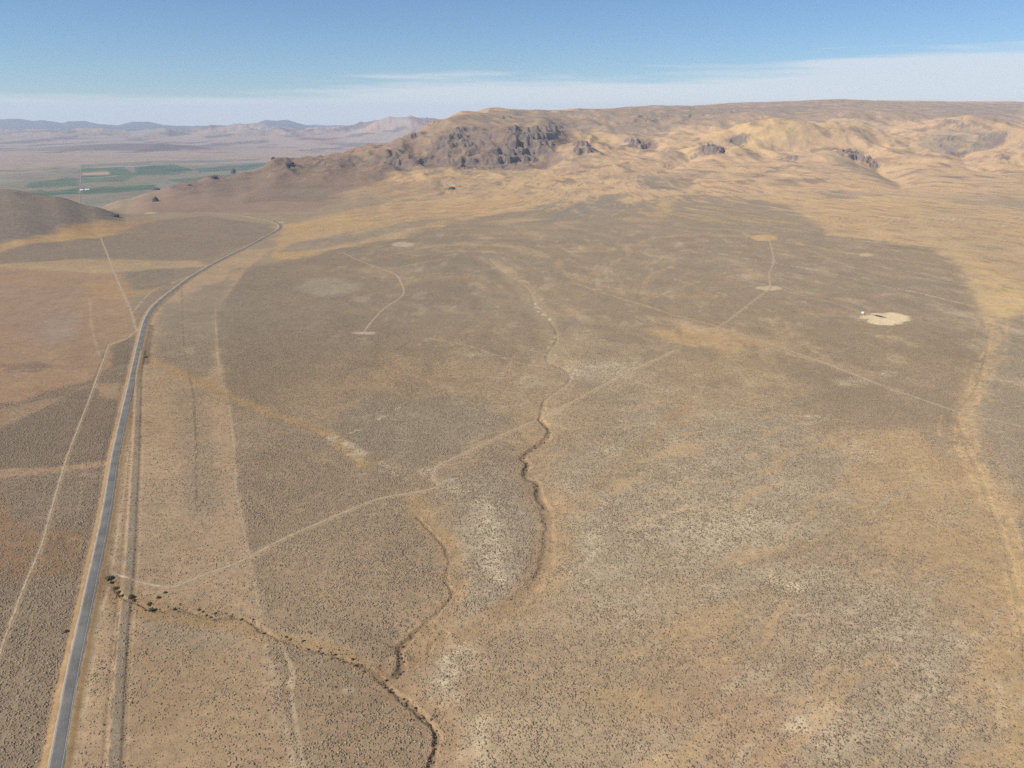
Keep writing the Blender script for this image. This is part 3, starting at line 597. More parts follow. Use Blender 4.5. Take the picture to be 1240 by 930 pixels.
    # beds of the gullies
    for nm, (L, dep, w) in WASH.items():
        stroke(L, w * 1.1, col(172, 148, 118), .6 if nm in ('cut', 'bend', 'south') else .2, w * .5, .3)
        if nm not in ('right', 'main'): stroke(L, 9, col(176, 148, 114), .45, 6, .5, .9)
        if nm in ('cut', 'bend', 'south', 'side', 'west'):
            stroke(L, w * 2.0, col(120, 98, 80), .35, w * .6, .8, .9, None, .4)
    # highway shoulders
    d, side, t = dist_line(x, y, HIGHWAY, 30)
    k = np.nonzero(d < 30)[0]
    w = np.zeros(n, np.float32); w[k] = .9 * (1 - sm(8.0, 10.5, d[k] + 1.2 * fbm(x[k], y[k], 14, 3, 751)))
    put(w, col(196, 162, 116), 0.03)
    w[k] = .75 * (1 - sm(4.6, 5.6, d[k] + .4 * fbm(x[k], y[k], 9, 2, 755)))
    put(w, col(176, 160, 136), 0)
    # natural unevenness of soil colour at several sizes
    near = 1 - sm(9000, 16000, y)
    v1 = fbm(x, y, 180, 5, 801, .55); v2 = fbm(x, y, 18, 4, 811, .6); v3 = fbm(x, y, 600, 3, 821)
    v4 = fbm(x, y, 45, 5, 841, .65)
    br = 1 + near * (0.12 * v1 + 0.14 * v2 + 0.12 * v4)
    c = c * br[:, None]
    c[:, 0] *= 1 + 0.035 * v3 * near; c[:, 2] *= 1 - 0.06 * v3 * near
    east = 0.76 + 0.30 * sm(-650, 350, x * 900 / (300 + 0.6 * y))  # left-right ramp: lens falloff and backscatter put into soil colour, partly real soil difference
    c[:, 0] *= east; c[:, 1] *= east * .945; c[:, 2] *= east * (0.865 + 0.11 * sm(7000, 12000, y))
    cov = np.clip(cov + 0.3 * fbm(x, y, 75, 5, 831, .6) + 0.3 * v2, 0, 1) * (cov > 0.02)
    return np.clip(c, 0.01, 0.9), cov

# ------------------------------------------------------------------ helpers for objects
scene = bpy.context.scene
COLL = scene.collection
def link(name, me, mat=None, parent=None, smooth=True):
    o = bpy.data.objects.new(name, me); COLL.objects.link(o)
    if mat is not None and not me.materials: me.materials.append(mat)
    if parent: o.parent = parent
    if smooth and len(me.polygons): me.polygons.foreach_set('use_smooth', np.ones(len(me.polygons), bool))
    return o
def np_mesh(name, co, faces):
    me = bpy.data.meshes.new(name)
    n = len(co); m, k = faces.shape
    me.vertices.add(n); me.vertices.foreach_set('co', np.ascontiguousarray(co, np.float32).ravel())
    me.loops.add(m * k); me.loops.foreach_set('vertex_index', np.ascontiguousarray(faces, np.int32).ravel())
    me.polygons.add(m); me.polygons.foreach_set('loop_start', np.arange(m, dtype=np.int32) * k)
    me.update(calc_edges=True)
    return me
def structure(o): o['kind'] = 'structure'; return o
def tag(o, label, cat, group=None):
    o['label'] = label; o['category'] = cat
    if group: o['group'] = group
    return o
def mat_nodes(name):
    m = bpy.data.materials.new(name); m.use_nodes = True
    nt = m.node_tree; b = nt.nodes['Principled BSDF']
    b.inputs['Specular IOR Level'].default_value = 0.15; b.inputs['Roughness'].default_value = 0.95
    return m, nt, b
def node(nt, t, **kw):
    n = nt.nodes.new(t)
    for k, v in kw.items():
        if k.startswith('i_'): n.inputs[k[2:].replace('_', ' ')].default_value = v
        else: setattr(n, k, v)
    return n
def math_n(nt, op, a, b=None, clamp=False):
    n = nt.nodes.new('ShaderNodeMath'); n.operation = op; n.use_clamp = clamp
    for i, v in enumerate((a, b)):
        if v is None: continue
        if hasattr(v, 'is_output') or isinstance(v, bpy.types.NodeSocket): nt.links.new(v, n.inputs[i])
        else: n.inputs[i].default_value = v
    return n.outputs[0]
def mixc(nt, f, a, b, blend='MIX'):
    n = nt.nodes.new('ShaderNodeMix'); n.data_type = 'RGBA'; n.blend_type = blend
    for s, v in ((n.inputs[0], f), (n.inputs[6], a), (n.inputs[7], b)):
        if isinstance(v, bpy.types.NodeSocket): nt.links.new(v, s)
        elif isinstance(v, (int, float)): s.default_value = v
        else: s.default_value = (*v, 1)
    return n.outputs[2]

# ------------------------------------------------------------------ ground material
def ground_material(name):
    m, nt, b = mat_nodes(name)
    at = node(nt, 'ShaderNodeAttribute', attribute_name='soil'); cv = node(nt, 'ShaderNodeAttribute', attribute_name='cover')
    tc = node(nt, 'ShaderNodeTexCoord')
    def noise(scale, detail, rough=0.6):
        n = node(nt, 'ShaderNodeTexNoise'); n.inputs['Scale'].default_value = scale; n.inputs['Detail'].default_value = detail; n.inputs['Roughness'].default_value = rough
        nt.links.new(tc.outputs['Object'], n.inputs['Vector']); return n.outputs['Fac']
    fine = noise(0.9, 5, .7); mid = noise(0.13, 7, .75)
    f = math_n(nt, 'ADD', math_n(nt, 'MULTIPLY', math_n(nt, 'SUBTRACT', fine, .5), 1.4), math_n(nt, 'MULTIPLY', math_n(nt, 'SUBTRACT', mid, .5), 1.0))
    f = math_n(nt, 'ADD', f, 1.0)
    comb = node(nt, 'ShaderNodeCombineColor')
    for i in range(3): nt.links.new(f, comb.inputs[i])
    soil = mixc(nt, 1.0, at.outputs['Color'], comb.outputs[0], 'MULTIPLY')
    # low plants too small to be modelled one by one at this distance: dark tufts on the soil
    vo = node(nt, 'ShaderNodeTexVoronoi'); vo.inputs['Scale'].default_value = 0.36
    nt.links.new(tc.outputs['Object'], vo.inputs['Vector'])
    sep = node(nt, 'ShaderNodeSeparateColor'); nt.links.new(vo.outputs['Color'], sep.inputs[0])
    r = math_n(nt, 'MULTIPLY', cv.outputs['Fac'], math_n(nt, 'ADD', math_n(nt, 'MULTIPLY', sep.outputs[0], 0.5), 0.32))
    spot = math_n(nt, 'MULTIPLY', math_n(nt, 'SUBTRACT', r, vo.outputs['Distance']), 7.0, True)
    big = math_n(nt, 'MULTIPLY', math_n(nt, 'SUBTRACT', noise(0.07, 7, .8), .46), 8.0, True)
    spot2 = math_n(nt, 'MULTIPLY', big, math_n(nt, 'MULTIPLY', cv.outputs['Fac'], 0.55))
    tot = math_n(nt, 'ADD', math_n(nt, 'MULTIPLY', spot, 0.62), spot2, True)
    sage = mixc(nt, sep.outputs[1], (0.175, 0.130, 0.082), (0.30, 0.235, 0.150))
    out = mixc(nt, tot, soil, sage)
    nt.links.new(out, b.inputs['Base Color'])
    bp = node(nt, 'ShaderNodeBump'); bp.inputs['Strength'].default_value = 0.6; bp.inputs['Distance'].default_value = 0.5
    nt.links.new(fine, bp.inputs['Height']); nt.links.new(bp.outputs[0], b.inputs['Normal'])
    return m
GROUND = ground_material('ground')

# ------------------------------------------------------------------ the terrain sheet
def vrow(v0, v1, step):
    v = np.arange(v0, v1, -step); return np.array([-ALT / slope_of(a) for a in v])
rows = [np.geomspace(60, 350, 30)[:-1], vrow(1010, 262, 0.85)]
rows = [r for r in rows]
y_end = rows[-1][-1]
ys = [y_end]; st = 9.0
while ys[-1] < 12500: ys.append(ys[-1] + st); st = min(st * 1.006, 34)
while ys[-1] < 47000: ys.append(ys[-1] + st); st *= 1.02
rows = np.concatenate([rows[0][rows[0] < rows[1][0]], rows[1], np.array(ys[1:])])
sc = np.arange(-0.84, 0.8401, 0.00125)
side = np.linspace(0.86, 1.5, 33)
scol = np.concatenate([-side[::-1], sc, side])
NR, NC = len(rows), len(scol)
S, Y = np.meshgrid(scol, rows)
X = (S * Y).ravel(); Yf = Y.ravel()
Z, ROCK = height(X, Yf)
Zg = Z.reshape(NR, NC); Xg = X.reshape(NR, NC)
dzx = np.gradient(Zg, axis=1) / np.maximum(np.gradient(Xg, axis=1), 1e-3)
dzy = np.gradient(Zg, axis=0) / np.gradient(Y, axis=0)
SL = np.hypot(dzx, dzy).ravel()
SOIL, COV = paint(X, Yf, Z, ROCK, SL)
SHRUB_END = 1600.0
COVF = COV * (0.55 + 0.45 * sm(SHRUB_END - 600, SHRUB_END, Yf))
print('terrain', NR, NC)

# which patch of the sheet a face belongs to
region = np.zeros(NR * NC, np.int8)                      # 0 plain
sS = S.ravel()
region[(Yf > 4250) & (sS > -0.33)] = 1                   # long mountain
region[(Yf > 3600) & (sS <= -0.20) & (sS > s_of(132, 240))] = 2   # brown ridge
region[(Yf > 2500) & (sS <= s_of(148, 262)) & (Yf < 4300)] = 3    # dark hill at left
region[(Yf > 4300) & (Z < -70)] = 4
region[(Yf > 4300) & (sS <= s_of(132, 240))] = 4
region[(Yf > 12800) & (sS < 0.02)] = 5
region[(Yf > 30000)] = 6
reg = region.reshape(NR, NC)[:-1, :-1]
idx = np.arange(NR * NC).reshape(NR, NC)
quads = np.stack([idx[:-1, :-1], idx[:-1, 1:], idx[1:, 1:], idx[1:, :-1]], -1)
CO = np.stack([X, Yf, Z], -1)
for r, nm in enumerate(['ground', 'mountain', 'rocky_ridge_terrain', 'hill', 'valley_floor', 'far_hills', 'far_mountains']):
    q = quads[reg == r]
    if not len(q): continue
    used, inv = np.unique(q.ravel(), return_inverse=True)
    me = np_mesh(nm, CO[used], inv.reshape(-1, 4))
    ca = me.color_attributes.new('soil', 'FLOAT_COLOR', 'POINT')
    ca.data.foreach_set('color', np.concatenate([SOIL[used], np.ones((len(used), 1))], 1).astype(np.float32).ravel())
    cf = me.attributes.new('cover', 'FLOAT', 'POINT'); cf.data.foreach_set('value', COVF[used].astype(np.float32))
    structure(link(nm, me, GROUND))

def zat(x, y):
    x = np.atleast_1d(np.asarray(x, float)); y = np.atleast_1d(np.asarray(y, float))
    # height of the sheet itself, by its own grid
    i = np.clip(np.searchsorted(rows, y) - 1, 0, NR - 2); s = x / y
    j = np.clip(np.searchsorted(scol, s) - 1, 0, NC - 2)
    a = (y - rows[i]) / (rows[i + 1] - rows[i]); b = (s - scol[j]) / (scol[j + 1] - scol[j])
    return (Zg[i, j] * (1 - a) * (1 - b) + Zg[i + 1, j] * a * (1 - b) + Zg[i, j + 1] * (1 - a) * b + Zg[i + 1, j + 1] * a * b)
def grid_at(arr, x, y):
    i = np.clip(np.searchsorted(rows, y) - 1, 0, NR - 2); j = np.clip(np.searchsorted(scol, x / y) - 1, 0, NC - 2)
    return arr.reshape(NR, NC)[i, j]

# ------------------------------------------------------------------ roads
def resample(L, step):
    seg = np.hypot(*np.diff(L, axis=0).T); cum = np.concatenate([[0], np.cumsum(seg)])
    t = np.arange(0, cum[-1], step)
    return np.stack([np.interp(t, cum, L[:, 0]), np.interp(t, cum, L[:, 1])], -1)
def ribbon(name, L, offs, lift, mat, step=4.0, edge_noise=0.0, skirt=0.0, smooth_z=0, seg=None):
    C = resample(L, step)
    T = np.gradient(C, axis=0); T /= np.hypot(T[:, 0], T[:, 1])[:, None] + 1e-9
    N = np.stack([-T[:, 1], T[:, 0]], -1)
    n = len(C)
    zc = zat(C[:, 0], C[:, 1])
    if smooth_z:
        k = np.ones(smooth_z) / smooth_z; zc = np.convolve(np.pad(zc, smooth_z // 2, mode='edge'), k, 'valid')[:n]
    lf = lift + C[:, 1] * 0.00012
    cols = []
    for i, o in enumerate(offs):
        oo = np.full(n, o, float)
        if edge_noise and i in (0, len(offs) - 1):
            oo = oo + np.sign(o) * edge_noise * fbm(C[:, 0], C[:, 1], 9, 3, 900 + i)
        p = C + N * oo[:, None]
        zz = (zc if smooth_z else zat(p[:, 0], p[:, 1])) + lf + (0.0 if not smooth_z else -0.02 * abs(o))
        cols.append(np.stack([p[:, 0], p[:, 1], zz], -1))
    if skirt:
        a = cols[0].copy(); a[:, 2] -= skirt; a[:, :2] += N * (0.4 * np.sign(offs[0])); b = cols[-1].copy(); b[:, 2] -= skirt; b[:, :2] += N * (0.4 * np.sign(offs[-1]))
        cols = [a] + cols + [b]
    m = len(cols)
    co = np.stack(cols, 1).reshape(-1, 3)
    ii = np.arange(n * m).reshape(n, m)
    q = np.stack([ii[:-1, :-1], ii[1:, :-1], ii[1:, 1:], ii[:-1, 1:]], -1)
    if seg is not None: q = q[(np.arange(n - 1) % seg[1]) < seg[0]]
    q = q.reshape(-1, 4)
    return structure(link(name, np_mesh(name, co, q), mat, smooth=True))

m_as, nt, b = mat_nodes('asphalt'); b.inputs['Roughness'].default_value = .85; b.inputs['Specular IOR Level'].default_value = .12
tc = node(nt, 'ShaderNodeTexCoord'); n1 = node(nt, 'ShaderNodeTexNoise'); n1.inputs['Scale'].default_value = .05; n1.inputs['Detail'].default_value = 6
n2 = node(nt, 'ShaderNodeTexNoise'); n2.inputs['Scale'].default_value = 1.2; n2.inputs['Detail'].default_value = 4
for q in (n1, n2): nt.links.new(tc.outputs['Object'], q.inputs['Vector'])
fa = math_n(nt, 'ADD', math_n(nt, 'MULTIPLY', n1.outputs['Fac'], .6), math_n(nt, 'MULTIPLY', n2.outputs['Fac'], .4))
rp = node(nt, 'ShaderNodeValToRGB'); rp.color_ramp.elements[0].position = .42; rp.color_ramp.elements[1].position = .58
rp.color_ramp.elements[0].color = (0.130, 0.121, 0.108, 1); rp.color_ramp.elements[1].color = (0.185, 0.172, 0.150, 1)
nt.links.new(fa, rp.inputs[0]); nt.links.new(rp.outputs[0], b.inputs['Base Color'])
m_sh, nt, b = mat_nodes('worn_lane'); b.inputs['Base Color'].default_value = (0.11, 0.115, 0.12, 1)
m_wl, nt, b = mat_nodes('white_line'); b.inputs['Base Color'].default_value = (0.62, 0.60, 0.54, 1)
m_yl, nt, b = mat_nodes('yellow_line'); b.inputs['Base Color'].default_value = (0.38, 0.31, 0.15, 1)
m_gr, nt, b = mat_nodes('gravel_edge'); b.inputs['Base Color'].default_value = (0.33, 0.27, 0.19, 1)
def soil_mat(name, c1, c2):
    m, nt, b = mat_nodes(name)
    tc = node(nt, 'ShaderNodeTexCoord'); n = node(nt, 'ShaderNodeTexNoise'); n.inputs['Scale'].default_value = .25; n.inputs['Detail'].default_value = 7; n.inputs['Roughness'].default_value = .7
    nt.links.new(tc.outputs['Object'], n.inputs['Vector'])
    r = node(nt, 'ShaderNodeValToRGB'); r.color_ramp.elements[0].position = .35; r.color_ramp.elements[1].position = .65
    r.color_ramp.elements[0].color = (*c1, 1); r.color_ramp.elements[1].color = (*c2, 1)
    nt.links.new(n.outputs['Fac'], r.inputs[0]); nt.links.new(r.outputs[0], b.inputs['Base Color'])
    return m
m_dirt = soil_mat('dirt_track', tuple(col(160, 136, 106)), tuple(col(208, 184, 150)))

ribbon('road_shoulder', HIGHWAY, [-4.9, 4.9], 0.10, m_gr, 4, 0.9, 0.6, 9)
ribbon('road', HIGHWAY, [-3.9, -1.9, 0, 1.9, 3.9], 0.16, m_as, 4, 0, 0.3, 9)
ribbon('road_edge_line', HIGHWAY, [3.46, 3.60], 0.175, m_wl, 4, 0, 0, 9)
ribbon('road_edge_line', HIGHWAY, [-3.60, -3.46], 0.175, m_wl, 4, 0, 0, 9)
ribbon('road_centre_line', HIGHWAY, [-0.08, 0.08], 0.215, m_yl, 4, 0, 0, 9, (1, 3))
for L_, hw in zip(TRACKS, TRACK_W):
    ribbon('dirt_track', L_, [-hw * .8, 0, hw * .8], 0.07, m_dirt, 3, 0.7 * hw)
m_vroad, nt, b = mat_nodes('valley_track'); b.inputs['Base Color'].default_value = (.25, .21, .17, 1)
ribbon('valley_road', line([(98.5, 200), (98, 215), (97, 232), (96.5, 250)], 6, -150.0), [-3.5, 3.5], .6, m_vroad, 20)

# ------------------------------------------------------------------ sagebrush
def bush_template(nseg, full, r):
    """lumpy dome; returns verts and tris"""
    v, f = [], []
    if full:
        for k in range(nseg): a = 2 * math.pi * (k + .3 * r.uniform(-1, 1)) / nseg; q = r.uniform(.7, 1.0); v.append((q * .8 * math.cos(a), q * .8 * math.sin(a), -.15))
        for k in range(nseg): a = 2 * math.pi * (k + .5) / nseg; q = r.uniform(.7, 1.15); v.append((q * math.cos(a), q * math.sin(a), r.uniform(.35, .65)))
        v.append((r.uniform(-.3, .3), r.uniform(-.3, .3), r.uniform(.85, 1.15)))
        for k in range(nseg):
            n = (k + 1) % nseg
            f += [(k, n, nseg + k), (n, nseg + n, nseg + k), (nseg + k, nseg + n, 2 * nseg)]
    else:
        for k in range(nseg): a = 2 * math.pi * (k + .3 * r.uniform(-1, 1)) / nseg; q = r.uniform(.8, 1.15); v.append((q * math.cos(a), q * math.sin(a), -.1))
        v.append((r.uniform(-.3, .3), r.uniform(-.3, .3), 1.0))
        for k in range(nseg): f.append((k, (k + 1) % nseg, nseg))
    return np.array(v), np.array(f)

def leaf_mat(name, stops):
    m, nt, b = mat_nodes(name)
    a = node(nt, 'ShaderNodeAttribute', attribute_name='tint')
    r = node(nt, 'ShaderNodeValToRGB')
    e = r.color_ramp.elements; e[0].position, e[0].color = stops[0][0], (*stops[0][1], 1); e[1].position, e[1].color = stops[-1][0], (*stops[-1][1], 1)
    for p, c in stops[1:-1]: x = e.new(p); x.color = (*c, 1)
    nt.links.new(a.outputs['Fac'], r.inputs[0]); nt.links.new(r.outputs[0], b.inputs['Base Color'])
    return m
m_sage = leaf_mat('sage_leaves', [(0, (.17, .12, .072)), (.45, (.28, .205, .128)), (.8, (.35, .262, .168)), (1, (.44, .34, .21))])

n_try = 2300000
yv = np.sqrt(rng.uniform(372.0 ** 2, SHRUB_END ** 2, n_try))
# only the wedge the lens could see, with a margin for a camera a step aside
sv = rng.uniform(-0.9, 0.9, n_try)
xv = sv * yv
smax = np.interp(yv, [380, 600, 1200, 1800], [0.88, 0.8, 0.72, 0.7])
k = np.abs(sv) < smax; xv, yv = xv[k], yv[k]
cov_b = grid_at(COV, xv, yv)
clump = fbm(xv, yv, 5.5, 2, 1001) * 0.5 + fbm(xv, yv, 30, 3, 1003) * 0.4
prob = np.clip(cov_b * (0.8 + 1.5 * clump), 0, 1) * (1 - sm(SHRUB_END - 500, SHRUB_END, yv)) 
k = rng.uniform(0, 1, len(xv)) < prob; xv, yv, cov_b = xv[k], yv[k], cov_b[k]
d, _, _ = dist_line(xv, yv, HIGHWAY, 12); k = d > 9.0; xv, yv, cov_b = xv[k], yv[k], cov_b[k]
print('sagebrush', len(xv))
zb = zat(xv, yv)
big = np.clip(rng.gamma(5, 1 / 5.0, len(xv)), .4, 2.3)
rad = 0.47 * big * (0.8 + 0.3 * cov_b); hgt = rad * rng.uniform(.3, .6, len(xv))
ang = rng.uniform(0, 2 * math.pi, len(xv))
order = np.argsort(yv)
# the nearest ones, along the bottom of the view, become objects of their own
vis = np.abs(xv) < (yv / F0 * 620 * (yv * CP + ALT * SP) / yv)
px_v = 465 + F0 * ((ALT - zb) * CP - yv * SP) / (yv * CP + (ALT - zb) * SP)
inside = vis & (px_v < 928.5)
cand = [i for i in order if inside[i]][:250]
solo = np.zeros(len(xv), bool); solo[cand] = True
# anything nearer than that strip and out of the frame below stays in the mass
def build_mass(sel, nseg, full, seed):
    r = random.Random(seed)
    T = [bush_template(nseg, full, r) for _ in range(24)]
    ids = np.nonzero(sel)[0]; which = rng.randint(0, 24, len(ids))
    cos, fcs, tin, off = [], [], [], 0
    for t in range(24):
        q = ids[which == t]; v, f = T[t]
        if not len(q): continue
        ca, sa = np.cos(ang[q])[:, None], np.sin(ang[q])[:, None]
        X_ = (v[None, :, 0] * ca - v[None, :, 1] * sa) * rad[q][:, None] + xv[q][:, None]
        Y_ = (v[None, :, 0] * sa + v[None, :, 1] * ca) * rad[q][:, None] + yv[q][:, None]
        Z_ = v[None, :, 2] * hgt[q][:, None] + zb[q][:, None]
        cos.append(np.stack([X_, Y_, Z_], -1).reshape(-1, 3))
        fcs.append((f[None] + (np.arange(len(q)) * len(v))[:, None, None] + off).reshape(-1, 3))
        tin.append(np.repeat(np.clip(rng.normal(.45, .22, len(q)), 0, 1), len(v)))
        off += len(q) * len(v)
    return np.concatenate(cos), np.concatenate(fcs), np.concatenate(tin)
parts = [build_mass((yv < 950) & ~solo, 5, True, 1), build_mass((yv >= 950), 4, True, 2)]
co = np.concatenate([p[0] for p in parts]); n0 = len(parts[0][0])
fc = np.concatenate([parts[0][1], parts[1][1] + n0]); tn = np.concatenate([p[2] for p in parts])
me = np_mesh('sagebrush_cover', co, fc)
at = me.attributes.new('tint', 'FLOAT', 'POINT'); at.data.foreach_set('value', tn.astype(np.float32))
o = link('sagebrush_cover', me, m_sage, smooth=False); o['kind'] = 'stuff'

def shrub_mesh(name, r, n, leaf, flat=.8, tint=(.45, .2)):
    """many small leaf clumps through a rounded volume, on a few stems"""
    v, f, t = [], [], []
    for _ in range(n):
        a = r.uniform(0, 2 * math.pi); e = math.asin(r.uniform(-.1, 1)); q = r.uniform(.45, 1.0) * (1 + .22 * math.sin(3 * a + 1) * math.cos(2 * e))
        c = np.array([q * math.cos(a) * math.cos(e), q * math.sin(a) * math.cos(e), .1 + q * math.sin(e) * flat])
        b = len(v); tt = min(1, max(0, r.gauss(*tint)))
        d1 = np.array([r.gauss(0, 1) for _ in range(3)]); d1 /= np.linalg.norm(d1)
        d2 = np.cross(d1, [r.gauss(0, 1) for _ in range(3)]); d2 /= np.linalg.norm(d2) + 1e-6
        for p in (c + d1 * leaf, c + d2 * leaf, c - d1 * leaf, c - d2 * leaf, c + np.cross(d1, d2) * leaf * .6): v.append(p); t.append(tt)
        f += [(b, b + 1, b + 4), (b + 1, b + 2, b + 4), (b + 2, b + 3, b + 4), (b + 3, b, b + 4), (b, b + 2, b + 1), (b, b + 3, b + 2)]
    me = np_mesh(name, np.array(v), np.array(f))
    at = me.attributes.new('tint', 'FLOAT', 'POINT'); at.data.foreach_set('value', np.array(t, np.float32))
    return me
def stem_mesh(name, r, n=5):
    v, f = [], []
    for _ in range(n):
        a = r.uniform(0, 6.28); top = np.array([.45 * math.cos(a), .45 * math.sin(a), .55]); w = .05; b = len(v)
        for c, ww in ((np.array([0, 0, -.2]), w), (top, w * .4)):
            for k in range(3): v.append(c + [ww * math.cos(2.1 * k), ww * math.sin(2.1 * k), 0])
        for k in range(3): f.append((b + k, b + (k + 1) % 3, b + 3 + (k + 1) % 3, b + 3 + k))
    return np_mesh(name, np.array(v), np.array(f))
m_stem, nt, b = mat_nodes('shrub_wood'); b.inputs['Base Color'].default_value = (.12, .09, .065, 1)
m_dark = leaf_mat('dark_shrub_leaves', [(0, (.075, .058, .032)), (.5, (.135, .106, .060)), (1, (.21, .165, .095))])
m_olive = leaf_mat('olive_shrub_leaves', [(0, (.08, .072, .03)), (.5, (.13, .115, .05)), (1, (.21, .17, .07))])
rr = random.Random(5)
sage_protos = []
for i in range(5):
    root = bpy.data.objects.new('sagebrush', None); COLL.objects.link(root)
    link('foliage', shrub_mesh('sage_foliage', rr, 70, .26), m_sage, root, smooth=False)
    link('stems', stem_mesh('sage_stems', rr), m_stem, root)
    sage_protos.append(root)
def copy_tree(o, parent=None):
    c = o.copy(); COLL.objects.link(c); c.parent = parent
    for ch in [q for q in o.children]:
        copy_tree(ch, c)
    return c
protos_used = set()
for n, i in enumerate(cand):
    src = sage_protos[n % 5]
    if n < 5: o = src
    else: o = copy_tree(src)
    o.location = (xv[i], yv[i], zb[i]); o.rotation_euler = (0, 0, ang[i]); o.scale = (rad[i], rad[i], hgt[i])
    tag(o, 'small grey-brown sagebrush in the nearest strip along the bottom edge of the view', 'shrub', 'sagebrush along the bottom edge of the view')

# larger shrubs standing in the washes
def place_shrub(u, v, r, mat_key, label, group=None, seed=0, h=1.0):
    q = random.Random(seed)
    x, y = on_plane(u, v); z = float(zat(x, y)[0])
    x, y = on_plane(u, v, z); z = float(zat(x, y)[0])
    root = bpy.data.objects.new('dark_shrub' if mat_key is m_dark else 'olive_shrub', None); COLL.objects.link(root)
    root.location = (x, y, z); root.scale = (r, r, r * h); root.rotation_euler = (0, 0, q.uniform(0, 6))
    link('foliage', shrub_mesh('shrub_foliage', q, 190, .17), mat_key, root, smooth=False)
    link('stems', stem_mesh('shrub_stems', q, 7), m_stem, root)
    return tag(root, label, 'shrub', group)
place_shrub(132.6, 701.5, 3.4, m_dark, 'biggest dark shrub, nearest the highway at the head of the wash', None, 11, 1.1)
place_shrub(135.5, 706, 2.0, m_dark, 'dark shrub touching the big one beside the highway, on its lower right', None, 12)
place_shrub(141, 713, 2.3, m_olive, 'olive shrub midway between the highway shrub and the old grade', None, 13)
place_shrub(144.5, 718, 1.9, m_dark, 'small dark shrub just above the gold grass where the wash meets the old grade', None, 14)
place_shrub(148.5, 722.5, 1.8, m_olive, 'olive shrub in gold grass on the left edge of the old grade', None, 15)
place_shrub(159.5, 724.5, 2.6, m_dark, 'dark shrub in the wash just right of the old grade', None, 16)
place_shrub(163, 728, 1.8, m_dark, 'low dark shrub just right of and below the grade-side shrub', None, 17)
place_shrub(181, 733, 2.2, m_olive, 'olive shrub where the gold grass of the wash begins to narrow', None, 18)
place_shrub(183.5, 739, 2.5, m_olive, 'tall olive shrub lowest of those on the bare flat below the wash', None, 19, 1.3)
place_shrub(192, 724, 1.8, m_dark, 'dark shrub right of the wash and just below the dirt track', None, 20)
place_shrub(200, 718, 1.6, m_dark, 'dark shrub beside the dirt track where it bends', None, 21)
place_shrub(80.5, 765, 2.0, m_dark, 'dark shrub on the left foot of the highway bank', None, 22)
place_shrub(177, 433, 3.2, m_dark, 'dark shrub at the right foot of the highway bank before the curve', None, 23)
q = random.Random(77)
def along(L, n, r0, r1, mat_keys, spread, label, group, name_seed):
    base = {}
    P_ = resample(L, 1.0)
    for i in range(n):
        p = P_[int(q.uniform(0.02, .98) * len(P_))]; x = p[0] + q.gauss(0, spread); y = p[1] + q.gauss(0, spread)
        mk = mat_keys[i % len(mat_keys)]
        if mk.name not in base:
            root = bpy.data.objects.new('wash_shrub', None); COLL.objects.link(root)
            link('foliage', shrub_mesh('wash_shrub_foliage', q, 90, .24), mk, root, smooth=False); link('stems', stem_mesh('wash_shrub_stems', q, 5), m_stem, root)
            base[mk.name] = root
        else: root = copy_tree(base[mk.name])
        r = q.uniform(r0, r1)
        root.location = (x, y, float(zat(x, y)[0])); root.scale = (r, r, r * q.uniform(.8, 1.2)); root.rotation_euler = (0, 0, q.uniform(0, 6))
        tag(root, label, 'shrub', group)
along(WASH['west'][0][18:], 60, .5, 1.4, [m_dark, m_sage], 3.6, 'dark shrub growing in the wash that runs from the highway shrubs to the deep gully', 'shrubs along the wash from the highway', 1)
along(WASH['south'][0], 30, .6, 1.5, [m_dark, m_sage], 3.4, 'dark shrub lining the deep gully that leaves the view at the bottom', 'shrubs lining the bottom gully', 2)
along(WASH['bend'][0], 9, .9, 1.4, [m_dark], 1.6, 'dark shrub on the bank of the tight gully bend', 'shrubs on the gully bend', 3)
along(WASH['cut'][0], 10, .9, 1.4, [m_dark], 1.6, 'dark shrub in the gully below the dirt track crossing', 'shrubs in the gully below the track crossing', 4)

# ------------------------------------------------------------------ rock outcrops on the ridges
m_rock, nt, b = mat_nodes('outcrop_rock')
tc = node(nt, 'ShaderNodeTexCoord'); n1 = node(nt, 'ShaderNodeTexNoise'); n1.inputs['Scale'].default_value = .12; n1.inputs['Detail'].default_value = 7
nt.links.new(tc.outputs['Object'], n1.inputs['Vector']); rp = node(nt, 'ShaderNodeValToRGB'); rp.color_ramp.elements[0].position = .35; rp.color_ramp.elements[1].position = .7
rp.color_ramp.elements[0].color = (.06, .052, .052, 1); rp.color_ramp.elements[1].color = (.13, .11, .105, 1)
nt.links.new(n1.outputs['Fac'], rp.inputs[0]); nt.links.new(rp.outputs[0], b.inputs['Base Color'])
def on_sheet(u, v):
    yy = np.arange(2500, 9000, 6.0); xx = s_of(u, v) * yy
    ray = ALT + yy * slope_of(v); zz = zat(xx, yy)
    k = np.nonzero(ray < zz)[0]
    i = k[0] if len(k) else int(np.argmax((zz - ray) / yy))
    return float(xx[i]), float(yy[i]), float(zz[i])
